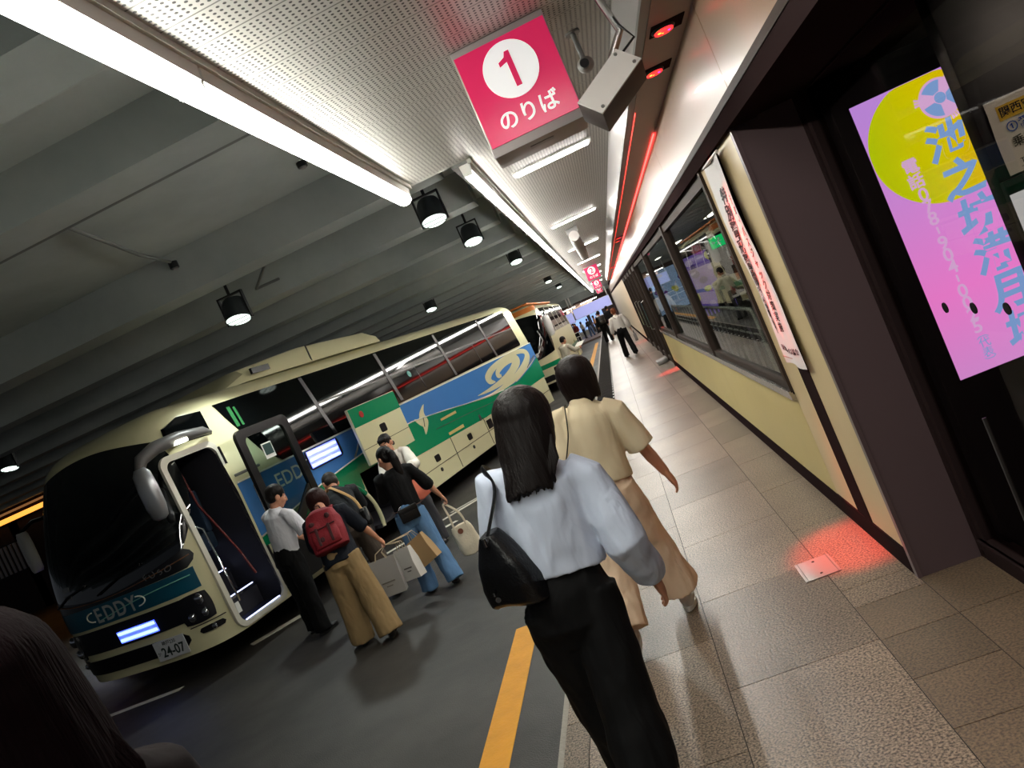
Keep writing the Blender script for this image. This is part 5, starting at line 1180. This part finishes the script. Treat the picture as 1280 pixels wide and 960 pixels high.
    info = dict(root=t, hands=hands, off=off, T=lambda x, y, z: T(x, y, z)+off, H=lambda x, y, z: H(x, y, z)+off, s=s)
    info['world'] = lambda p: Matrix.Translation(V(loc)) @ Matrix.Rotation(yaw, 4, 'Z') @ V(p)
    return info
C_ = m_cloth
M_WSHIRT = C_('white_blouse', '#c2cbdd', .7, .55, 8., (1, 1, .5)); M_BLKT = C_('black_trousers', '#030304', .8, .4, 8.); M_BGSH = C_('beige_shirt', '#d4c3a3', .75, .35, 6.); M_BGTR = C_('beige_trousers', '#dcc0a4', .8, .5, 7.)
M_DRV = C_('driver_shirt', '#dcdce2', .65, .5, 8., (1, 1, .4)); M_NAVY = C_('navy_top', '#0d121c', .8); M_KHAKI = C_('khaki_trousers', '#8a7350', .8, .55, 7.); M_CHAR = C_('charcoal_top', '#1c1e21', .8); M_BRTR = C_('brown_trousers', '#4a4038', .8)
M_BLKTOP = C_('black_top', '#060608', .8); M_JEANS = C_('blue_jeans', '#5b7fa6', .8, .45, 9., var=.22); M_WTOP = C_('white_top', '#dcd6cc', .75); M_GRAYTR = C_('grey_trousers', '#3a3a3e', .8)

white = person('woman in a pale blue-white blouse and black trousers walking away, black bag on her shoulder', (-.55, 2.74, 0), rad(2), 1.70, bend=3, lean=9, nod=4, hyaw=6, drop=3.,
    arms=((2, 16, 42, 10), (-14, 9, 46, -2)), legs=((13, -4, 6, 0), (-12, -5, 8, -16)), shirt=(M_WSHIRT, .12, .170, 1.95, .024, 0), pants=(M_BLKT, .100, .110, .112, -.03), shoe='#d9d2d0', hair=('long', '#120d0c'), vox=.0055, build=1.0)
beige = person('woman in a beige short-sleeved shirt and matching wide trousers walking ahead', (-.42, 4.30, 0), rad(-6), 1.66, bend=4, lean=8.5, nod=3, hyaw=4, drop=1.5,
    arms=((-10, 8, 20, 10), (8, 12, 16, -6)), legs=((-16, 4, 14, -24), (17, 5, 8, 4)), shirt=(M_BGSH, .06, .178, .98, .030, 1), pants=(M_BGTR, .10, .10, .122, .10), shoe='#e2e0e0', hair=('bob', '#150c0b'), vox=.0055)
driver = person('man in a white short-sleeved shirt and black trousers standing at the coach door', (-4.14, 7.62, -.15), rad(-28), 1.66, bend=6, lean=8, nod=16, hyaw=-22,
    arms=((12, 10, 50, 14), (14, 12, 70, 20)), legs=((3, 4, 2, 0), (-4, 4, 2, 0)), shirt=(M_DRV, .06, .165, .92, .022, 1), pants=(M_BLKT, .095, .085, .085, 0), shoe='#141316', hair=('short', '#15100e'), vox=.0085, build=1.1)
bp = person('woman in navy top and khaki trousers bending forward beside the man in white shirt', (-3.12, 6.6, -.15), rad(14), 1.56, bend=26, lean=-3, nod=14, hyaw=12,
    arms=((22, 10, 40, 10), (10, 24, 12, -8)), legs=((6, 4, 4, 0), (-8, 6, 6, 0)), shirt=(M_NAVY, -.06, .185, 1.2, .028, 0), pants=(M_KHAKI, .11, .12, .125, .01), shoe='#191718', hair=('bob', '#2a1413'), vox=.0085, grip=(0, 1), build=1.06)
oldman = person('man in charcoal clothes with thinning hair stooping behind the woman with the red backpack', (-3.50, 7.95, -.15), rad(30), 1.66, bend=40, lean=4, nod=10, hyaw=20,
    arms=((35, 8, 40, 10), (30, 10, 30, 10)), legs=((4, 5, 8, 0), (-8, 5, 10, 0)), shirt=(M_CHAR, .02, .175, 1.95, .018, 1), pants=(M_BRTR, .10, .10, .10, 0), shoe='#221a16', hair=('short', '#2b2521'), vox=.0095, build=1.1)
jeans = person('woman in black top and blue jeans, dark ponytail, standing by the open luggage hold', (-2.66, 7.5, -.15), rad(24), 1.56, bend=8, lean=2, nod=12, hyaw=34,
    arms=((30, 6, 60, 20), (4, 26, 14, -10)), legs=((4, 3, 4, 0), (-8, 4, 8, 0)), shirt=(M_BLKTOP, .05, .155, 1.25, .020, 0), pants=(M_JEANS, .092, .088, .098, 0), shoe='#2a1d1c', hair=('pony', '#100d0d'), vox=.0085, grip=(0, 1))
wtop = person('woman in a white top with dark fringe facing the camera behind the woman in jeans', (-3.22, 9.55, -.15), rad(186), 1.60, bend=8, lean=4, nod=8, hyaw=-16,
    arms=((34, 16, 62, 12), (25, 10, 60, 20)), legs=((2, 3, 0, 0), (-2, 3, 0, 0)), shirt=(M_WTOP, .04, .165, 1.9, .026, 0), pants=(M_GRAYTR, .09, .085, .08, 0), shoe='#1a1a1c', hair=('bun', '#15100f'), vox=.0085, grip=(1, 0))
M_FWH = C_('far_white_shirt', '#d6cfc6', .75)
far1 = person('man in a white shirt and black trousers walking away down the walkway', (.14, 24.2, 0), rad(4), 1.6, bend=3, lean=1, nod=2, arms=((0, 16, 12, 0), (-4, 16, 14, 0)), legs=((12, 4, 6, 0), (-10, 4, 10, -10)),
    shirt=(M_FWH, .02, .175, 1.9, .026, 1), pants=(M_BLKT, .10, .09, .09, 0), shoe='#141416', hair=('short', '#6b3a22'), vox=.014, build=1.1)
far2 = person('person in dark clothes with a black and white backpack far down the walkway', (-.47, 37.8, 0), rad(8), 1.62, bend=4, arms=((8, 10, 20, 0), (-8, 10, 10, 0)), legs=((10, 3, 4, 0), (-8, 3, 6, 0)),
    shirt=(M_BLKTOP, .0, .17, 1.9, .02, 0), pants=(M_BLKT, .10, .09, .09, 0), shoe='#141416', hair=('short', '#120e0d'), vox=.018, build=1.08)
far3 = person('second dark-clothed person far down the walkway, right of the backpack wearer', (-.02, 42, 0), rad(-5), 1.66, arms=((5, 10, 20, 0), (-5, 10, 10, 0)), legs=((8, 3, 4, 0), (-8, 3, 6, 0)),
    shirt=(M_BLKTOP, .0, .17, 1.9, .02, 0), pants=(M_BLKT, .10, .09, .09, 0), shoe='#141416', hair=('short', '#120e0d'), vox=.018, build=1.08)
paper = person('person in a pale shirt holding a sheet of paper beside the orange-roofed coach', (-1.66, 22.6, -.15), rad(-40), 1.6, bend=8, lean=4, nod=14, arms=((35, 8, 60, 10), (38, 8, 55, 6)), legs=((3, 3, 0, 0), (-3, 3, 0, 0)),
    shirt=(C_('pale_shirt', '#cfc8b4', .75), .0, .175, 1.9, .022, 1), pants=(M_GRAYTR, .10, .09, .09, 0), shoe='#141416', hair=('short', '#14100e'), vox=.014, build=1.06, grip=(1, 1))
inside = person('woman in a cream blouse and black trousers leaning over the counter in the waiting room', (2.12, 15.2, 0), rad(-50), 1.64, bend=18, lean=-4, nod=14, arms=((35, 10, 40, 0), (35, 10, 40, 0)), legs=((2, 3, 0, 0), (-3, 3, 0, 0)),
    shirt=(C_('cream_blouse', '#ddcfb8', .75), .02, .17, 1.9, .026, 0), pants=(M_BLKT, .10, .10, .11, 0), shoe='#141416', hair=('bob', '#3a2419'), vox=.013)
near = person('dark silhouetted person with long reddish hair very close at the lower left corner', (-.98, .86, 0), rad(80), 1.80, nod=4, lean=0, arms=((0, 8, 10, 0), (0, 8, 10, 0)), shirt=(C_('dark_wine_top', '#0e0507', .9), .0, .18, 1.9, .03, 0), pants=(M_BLKT, .10, .09, .09, 0), hair=('loose', '#0d0305'), vox=.009)
_M['hair_0d0305'].node_tree.nodes['Principled BSDF'].inputs['Specular IOR Level'].default_value = .06; _M['hair_0d0305'].node_tree.nodes['Principled BSDF'].inputs['Roughness'].default_value = .8
cols = [('#1b1d24', '#2b2b30'), ('#c9c2ba', '#20242e'), ('#7b2f2c', '#25252a'), ('#3c4a66', '#1c1c20'), ('#d8cfc4', '#3a3a40'), ('#27272b', '#4a5a78'), ('#b98a6a', '#222226'), ('#4a3a34', '#18181c')]
where = ['second from the left', 'leftmost, by the pale railing', 'in dark red in the middle', 'in slate blue behind the railing', 'in cream before the blue shop window', 'in black before the bright shop opening', 'in tan at the bright opening', 'in brown at the right edge of the opening']
for k, (x, y) in enumerate(((-3.55, 64), (-3.95, 62.6), (-2.95, 63.5), (-3.2, 66), (-2.5, 65), (-1.9, 64), (-1.35, 65), (-1.0, 66))):
    person('small far figure on the lit concourse, %s' % where[k], (x, y, -.28), rad((k*77) % 360), 1.5+.03*(k % 4), arms=((k*5 % 20, 10, 20+k*6, 0), (5, 10, 10, 0)), legs=((8, 3, 4, 0), (-8, 3, 6, 0)),
        shirt=(C_('crowd_top_%d' % k, cols[k][0], .8), .0, .17, 1.9, .02, 0), pants=(C_('crowd_trousers_%d' % k, cols[k][1], .8), .10, .09, .09, 0), hair=('short' if k % 2 else 'bob', '#1a1310'), vox=.022, group='crowd on the far concourse')
# ---------------------------------------------------------------- what people carry
M_LEATH = mat('black_leather', '#0b0b0d', .32, var=.1, bump=.15, bscale=90)
def strap(name, pts, w, th, m, parent=None, n=8):
    """flat band along a path"""
    P_ = [Vector(p) for p in pts]; sm = []
    for i in range(len(P_)-1):
        p0, p1, p2, p3 = [P_[max(0, min(len(P_)-1, k))] for k in (i-1, i, i+1, i+2)]
        for k in range(n):
            u = k/n; sm.append(.5*((2*p1)+(p2-p0)*u+(2*p0-5*p1+4*p2-p3)*u*u+(3*p1-p0-3*p2+p3)*u**3))
    sm.append(P_[-1]); return MB().tube(sm, [(w/2, th/2)]*len(sm), 8).build(name, [m], parent, 60)
def soft_bag(name, c, w, d, h, m, parent, top=.75, sag=.03, rz=0., seed=1, vox=.008, tilt=0.):
    mb = MB(); Q = Matrix.Translation(c) @ Matrix.Rotation(rz, 4, 'Z') @ Matrix.Rotation(tilt, 4, 'Y')
    prof = [(0, .80, .85), (.04, .96, 1.), (.3, 1., 1.), (.6, .93, .80), (.85, top+.1, .50), (1., top, .28)]
    mb.rings([[(w/2*fx*math.copysign(abs(cos(a))**.6, cos(a)), d/2*fd*math.copysign(abs(sin(a))**.7, sin(a)), h*z-h/2-sag*(1-abs(cos(a)))*(1-z)) for a in [2*pi*i/24 for i in range(24)]] for z, fx, fd in prof], m=Q)
    me = remeshed(mb, vox, 3); puff(me, lambda c: .008*noise.noise(c*9+Vector((seed, 0, 0))))
    return meshobj(name, me, [m], parent, 180)
# black shoulder bag of the woman in front
wp = white['world']; s = white['s']
sh = wp(white['T'](-.155, -.055, .50)); top = wp(white['T'](-.185, 0, .52)); fr_ = wp(white['T'](-.16, .09, .46))
t = thing('shoulder_bag', 'black soft leather bag hanging at the left hip of the woman in the pale blouse', 'bag', (sh.x-.075, sh.y-.05, 0))
o = Vector(t.location)
soft_bag('bag_body', (0, .0, 1.13), .13, .25, .27, M_LEATH, t, .62, rz=rad(62), vox=.006, tilt=rad(-4))
B = Vector((0, 0, 1.13))
strap('strap', [B+Vector((-.015, -.05, .11)), (sh.x-o.x-.015, sh.y-o.y-.035, 1.36), (sh.x-o.x, sh.y-o.y-.01, sh.z-.02), (top.x-o.x, top.y-o.y, top.z+.018), (fr_.x-o.x, fr_.y-o.y+.03, fr_.z), (.0, .11, 1.3), B+Vector((.015, .055, .11))], .026, .008, M_LEATH, t)
for y in (-.055, .06): MB().tube([(B.x-.015+(0 if y < 0 else .03), y, B.z+.10), (B.x-.015+(0 if y < 0 else .03), y, B.z+.13)], .010, 8).build('strap_ring', [M_CHROME], t, 60)
MB().box((-.05, -.112, 1.07), (-.044, -.072, 1.082)).cyl((-.04, -.112, 1.055), .010, .006, 'y', 12).build('clasp', [M_CHROME], t)
# beige walker's strap and little black bag
wp = beige['world']; c = wp(beige['T'](-.17, -.02, -.02))
t = thing('shoulder_bag', 'small black bag on a thin strap over the left shoulder of the woman in beige', 'bag', (c.x-.06, c.y+.02, 0)); o = Vector(t.location)
soft_bag('bag_body', (0, 0, c.z), .09, .22, .22, M_LEATH, t, .8, rz=rad(0), vox=.008)
a, b_, d_ = wp(beige['T'](-.10, -.125, .36)), wp(beige['T'](-.085, -.055, .515)), wp(beige['T'](-.10, .115, .38))
strap('strap', [(0, -.09, c.z+.09), wp(beige['T'](-.18, -.12, .15))-o, a-o, b_-o+Vector((0, 0, .012)), d_-o, (0, .09, c.z+.09)], .018, .006, M_LEATH, t)
# red backpack
wp = bp['world']; c = wp(bp['T'](0, -.175, .27)); t = thing('backpack', 'wine-red backpack with dark patches on the back of the woman in khaki trousers', 'backpack', c, rad(14), rot=(rad(-22), rad(-2), rad(14)))
M_RED = mat('backpack_red', '#7d1420', .7, var=.15, bump=.2, bscale=60); M_REDD = mat('backpack_dark', '#3a1216', .7, var=.1)
mb = MB(); mb.rings([[(w*math.copysign(abs(cos(a_))**.6, cos(a_)), d*math.copysign(abs(sin(a_))**.6, sin(a_)), z) for a_ in [2*pi*i/24 for i in range(24)]] for z, w, d in ((-.20, .12, .06), (-.19, .165, .085), (-.05, .175, .095), (.08, .165, .085), (.17, .13, .065), (.205, .07, .035))])
me = remeshed(mb, .009, 3); puff(me, lambda c: .009*noise.noise(c*11))
meshobj('bag_body', me, [M_RED], t)
mb = MB(); mb.rings([[(w*math.copysign(abs(cos(a_))**.6, cos(a_)), -.075+d*math.copysign(abs(sin(a_))**.6, sin(a_)), z) for a_ in [2*pi*i/20 for i in range(20)]] for z, w, d in ((-.17, .10, .03), (-.16, .125, .045), (-.06, .13, .05), (-.01, .12, .03))]); mb.build('front_pocket', [M_RED], t, 60)
for x, z, w_, h_ in ((-.085, .075, .03, .022), (.075, .10, .026, .026), (-.03, -.10, .03, .026)): MB().ell((x, -.088 if z > 0 else -.118, z), (w_, .012, h_), n=7, k=5).build('patch', [M_REDD], t, 20)
for x in (-.06, .06): MB().box((x-.012, -.128, -.15), (x+.012, -.10, .02), bev=.004).build('pocket_strap', [M_REDD], t)
MB().tube([(-.12, -.10, .015), (0, -.118, .0), (.12, -.10, .015)], .006, 6).build('zip', [M_REDD], t, 60)
MB().tube([(-.03, .02, .2), (-.02, .0, .245), (.02, 0, .245), (.03, .02, .2)], .008, 6).build('grab_loop', [M_REDD], t, 60)
for x in (-.10, .10): strap('shoulder_strap', [(x, .06, .16), (x*1.02, .11, .225), (x*1.05, .20, .21), (x*1.1, .29, .12), (x*1.2, .26, .0), (x*1.3, .10, -.12)], .04, .012, M_RED, t)
# paper bags in her right hand
hand = wp(bp['hands'][1][0])
def paper_bag(lab, c, w, d, h, col, rz, tilt, hand, print_=None):
    t = thing('paper_bag', lab, 'bag', c, rot=(0, tilt, rz), group='paper bags held by the woman in khaki trousers'); m = mat('bag_'+col.strip('#'), col, .6, var=.05)
    mb = MB(); x, y = w/2, d/2; o = [(-x, -y), (0, -y*.92), (x, -y), (x*.97, 0), (x, y), (0, y*.92), (-x, y), (-x*.97, 0)]
    k = [(p[0]*.99, p[1]*.45) for p in o]; i_ = [(p[0]*.96, p[1]*.38) for p in o]
    mb.rings([[(*p, 0) for p in o], [(*p, h*.55) for p in o], [(*p, h) for p in k], [(*p, h) for p in i_], [(p[0]*.97, p[1]*.9, .01) for p in o]], caps=False); mb.add([(*p, 0) for p in o], [tuple(range(8))]); mb.build('bag_body', [m], t, 20)
    R_ = Matrix.Rotation(rz, 3, 'Z') @ Matrix.Rotation(tilt, 3, 'Y'); hl = R_.inverted() @ (Vector(hand)-Vector(c))
    for yy in (-.02, .02): MB().tube([(-w*.22, yy, h-.01), (-w*.12, yy*.6, h+(hl.z-h)*.6), hl, (w*.12, yy*.6, h+(hl.z-h)*.6), (w*.22, yy, h-.01)], .004, 6).build('handle', [mat('bag_cord', '#b9a98c', .7)], t, 60)
    if print_: MB().box((-w*.25, -y-.003, h*.36), (w*.25, -y+.004, h*.40)).box((-w*.12, -y-.003, h*.26), (w*.12, -y+.004, h*.29)).build('print', [mat('bag_print', '#6b6560', .6)], t)
paper_bag('grey paper carrier bag nearest the camera, held low by the woman in khaki trousers', (hand.x-.08, hand.y-.08, hand.z-.46), .27, .10, .36, '#8f8c8a', rad(8), rad(2), hand, 1)
paper_bag('white paper carrier bag between the grey one and the brown one', (hand.x+.11, hand.y+.13, hand.z-.44), .24, .09, .32, '#d9d5cf', rad(-30), rad(-6), hand, 1)
paper_bag('brown paper carrier bag swinging outermost from the same hand', (hand.x+.29, hand.y+.24, hand.z-.37), .24, .09, .29, '#a98a62', rad(-20), rad(-20), hand)
# tan strap bag of the stooping man
wp = oldman['world']; T = oldman['T']; t = thing('strap_bag', 'dark bag on a tan shoulder strap worn by the stooping man in charcoal', 'bag', wp(T(.19, -.07, .06))); o = Vector(t.location)
soft_bag('bag_body', (0, 0, -.04), .10, .22, .18, M_LEATH, t, .85, rz=rad(30), vox=.01)
strap('strap', [Vector((0, -.04, .04)), wp(T(.13, -.155, .22))-o, wp(T(.02, -.145, .40))-o, wp(T(-.06, -.075, .53))-o, wp(T(-.09, .06, .48))-o, wp(T(.03, .16, .25))-o, Vector((0, .05, .04))], .034, .008, mat('tan_strap', '#a8814a', .6), t)
MB().box((-.02, -.06, .02), (.02, -.03, .05)).build('buckle', [M_ALU], t)
# jeans wearer's belt pouch, belt and cream tote
wp = jeans['world']; T = jeans['T']; t = thing('belt_pouch', 'flat black pouch hanging at the waist of the woman in jeans', 'pouch', wp(T(-.02, -.16, .0)), rad(24)); 
MB().box((-.10, -.012, -.075), (.10, .02, .075), bev=.012).build('pouch_body', [M_LEATH], t, 30); MB().box((-.10, -.018, .02), (.10, -.008, .076), bev=.004).build('flap', [M_LEATH], t, 30)
o = Vector(t.location); Ri = Matrix.Rotation(-rad(24), 3, 'Z')
strap('belt', [Ri @ (wp(T(.168*sin(a_), -.122*cos(a_), .075-.02*cos(a_)))-o) for a_ in [2*pi*i/16 for i in range(17)]], .04, .008, mat('brown_belt', '#3a211b', .5), t, 3)
MB().tube([(-.09, .0, .07), (-.05, .01, .10)], .006, 6).build('clip', [M_CHROME], t, 60)
hand = wp(jeans['hands'][1][0]); t = thing('tote_bag', 'cream canvas tote bag hanging from the right hand of the woman in jeans', 'bag', (hand.x+.04, hand.y, hand.z-.43), rot=(0, rad(-6), rad(15)))
M_TOTE = mat('tote_cream', '#d8cdb4', .75, var=.08, bump=.2, bscale=50)
soft_bag('bag_body', (0, 0, .0), .25, .11, .32, M_TOTE, t, .8)
hl = Matrix.Rotation(-rad(15), 3, 'Z') @ (hand-Vector(t.location))
for y in (-.03, .03): strap('handle', [(-.07, y, .13), (-.05, y, .28), Vector((hl.x, hl.y+y*.2, hl.z)), (.06, y, .28), (.07, y, .13)], .02, .006, M_TOTE, t)
MB().cyl((-.02, -.045, .10), .03, .01, 'y', 14).build('charm', [mat('charm_brown', '#7a4a36', .5)], t, 40)
# coral bag held by the woman in white
wp = wtop['world']; hand = wp(wtop['hands'][0][0]); t = thing('tote_bag', 'coral pink soft bag held by the woman in the white top', 'bag', (hand.x+.03, hand.y-.05, hand.z-.25), rot=(0, rad(-8), rad(10)))
M_COR = mat('coral_leather', '#e0785f', .5, var=.1, bump=.15, bscale=60)
soft_bag('bag_body', (0, 0, 0), .30, .15, .30, M_COR, t, .78)
hl = Matrix.Rotation(-rad(10), 3, 'Z') @ (hand-Vector(t.location))
for y in (-.04, .04): strap('handle', [(-.08, y, .11), (-.06, y, .20), Vector((hl.x, hl.y+y*.2, hl.z)), (.07, y, .2), (.08, y, .11)], .022, .008, M_COR, t)
# lanyard strap and bag of the man in the white shirt, far backpack, sheet of paper
wp = far1['world']; T = far1['T']; t = thing('lanyard', 'dark red lanyard strap across the back of the man in the white shirt', 'lanyard', wp(T(0, -.1, .45))); o = Vector(t.location)
strap('strap', [wp(T(-.07, .02, .525))-o, wp(T(-.075, -.095, .47))-o, wp(T(.0, -.125, .40))-o, wp(T(.075, -.095, .47))-o, wp(T(.07, .02, .525))-o], .02, .01, mat('lanyard_red', '#4a2426', .6), t)
c = wp(far1['hands'][1][0]); t = thing('hand_bag', 'small grey case carried by the man in the white shirt', 'bag', (c.x+.02, c.y, c.z-.22)); MB().box((-.05, -.14, -.12), (.05, .14, .12), bev=.02).build('case', [M_GRAYP], t, 30); MB().tube([(0, -.06, .12), (0, -.05, .2), (0, .05, .2), (0, .06, .12)], .012, 6).build('handle', [M_BLK], t, 60)
wp = far2['world']; c = wp(far2['T'](0, -.17, .30)); t = thing('backpack', 'black backpack with white shoulder patches far down the walkway', 'backpack', c, rad(8))
MB().box((-.16, -.10, -.22), (.16, .07, .2), bev=.05).build('bag_body', [M_LEATH], t, 40); MB().box((-.13, -.125, -.18), (.13, -.08, -.02), bev=.02).build('front_pocket', [M_BLK], t, 40)
for x in (-.13, .13): MB().box((x-.05, -.04, .18), (x+.05, .12, .235), bev=.015).build('shoulder_patch', [M_WHP], t, 40)
wp = paper['world']; a, b_ = wp(paper['hands'][0][0]), wp(paper['hands'][1][0]); c = (a+b_)/2
t = thing('paper_sheet', 'white sheet of paper held up by the person beside the orange-roofed coach', 'paper', (c.x+.03, c.y+.05, c.z+.02), rot=(rad(25), 0, rad(-40)))
MB().box((-.16, 0, -.01), (.16, .24, .0)).build('sheet', [mat('paper', '#e9e6da', .7)], t); MB().box((-.16, 0, -.018), (.16, .24, -.011)).build('clipboard', [M_GRAYP], t)
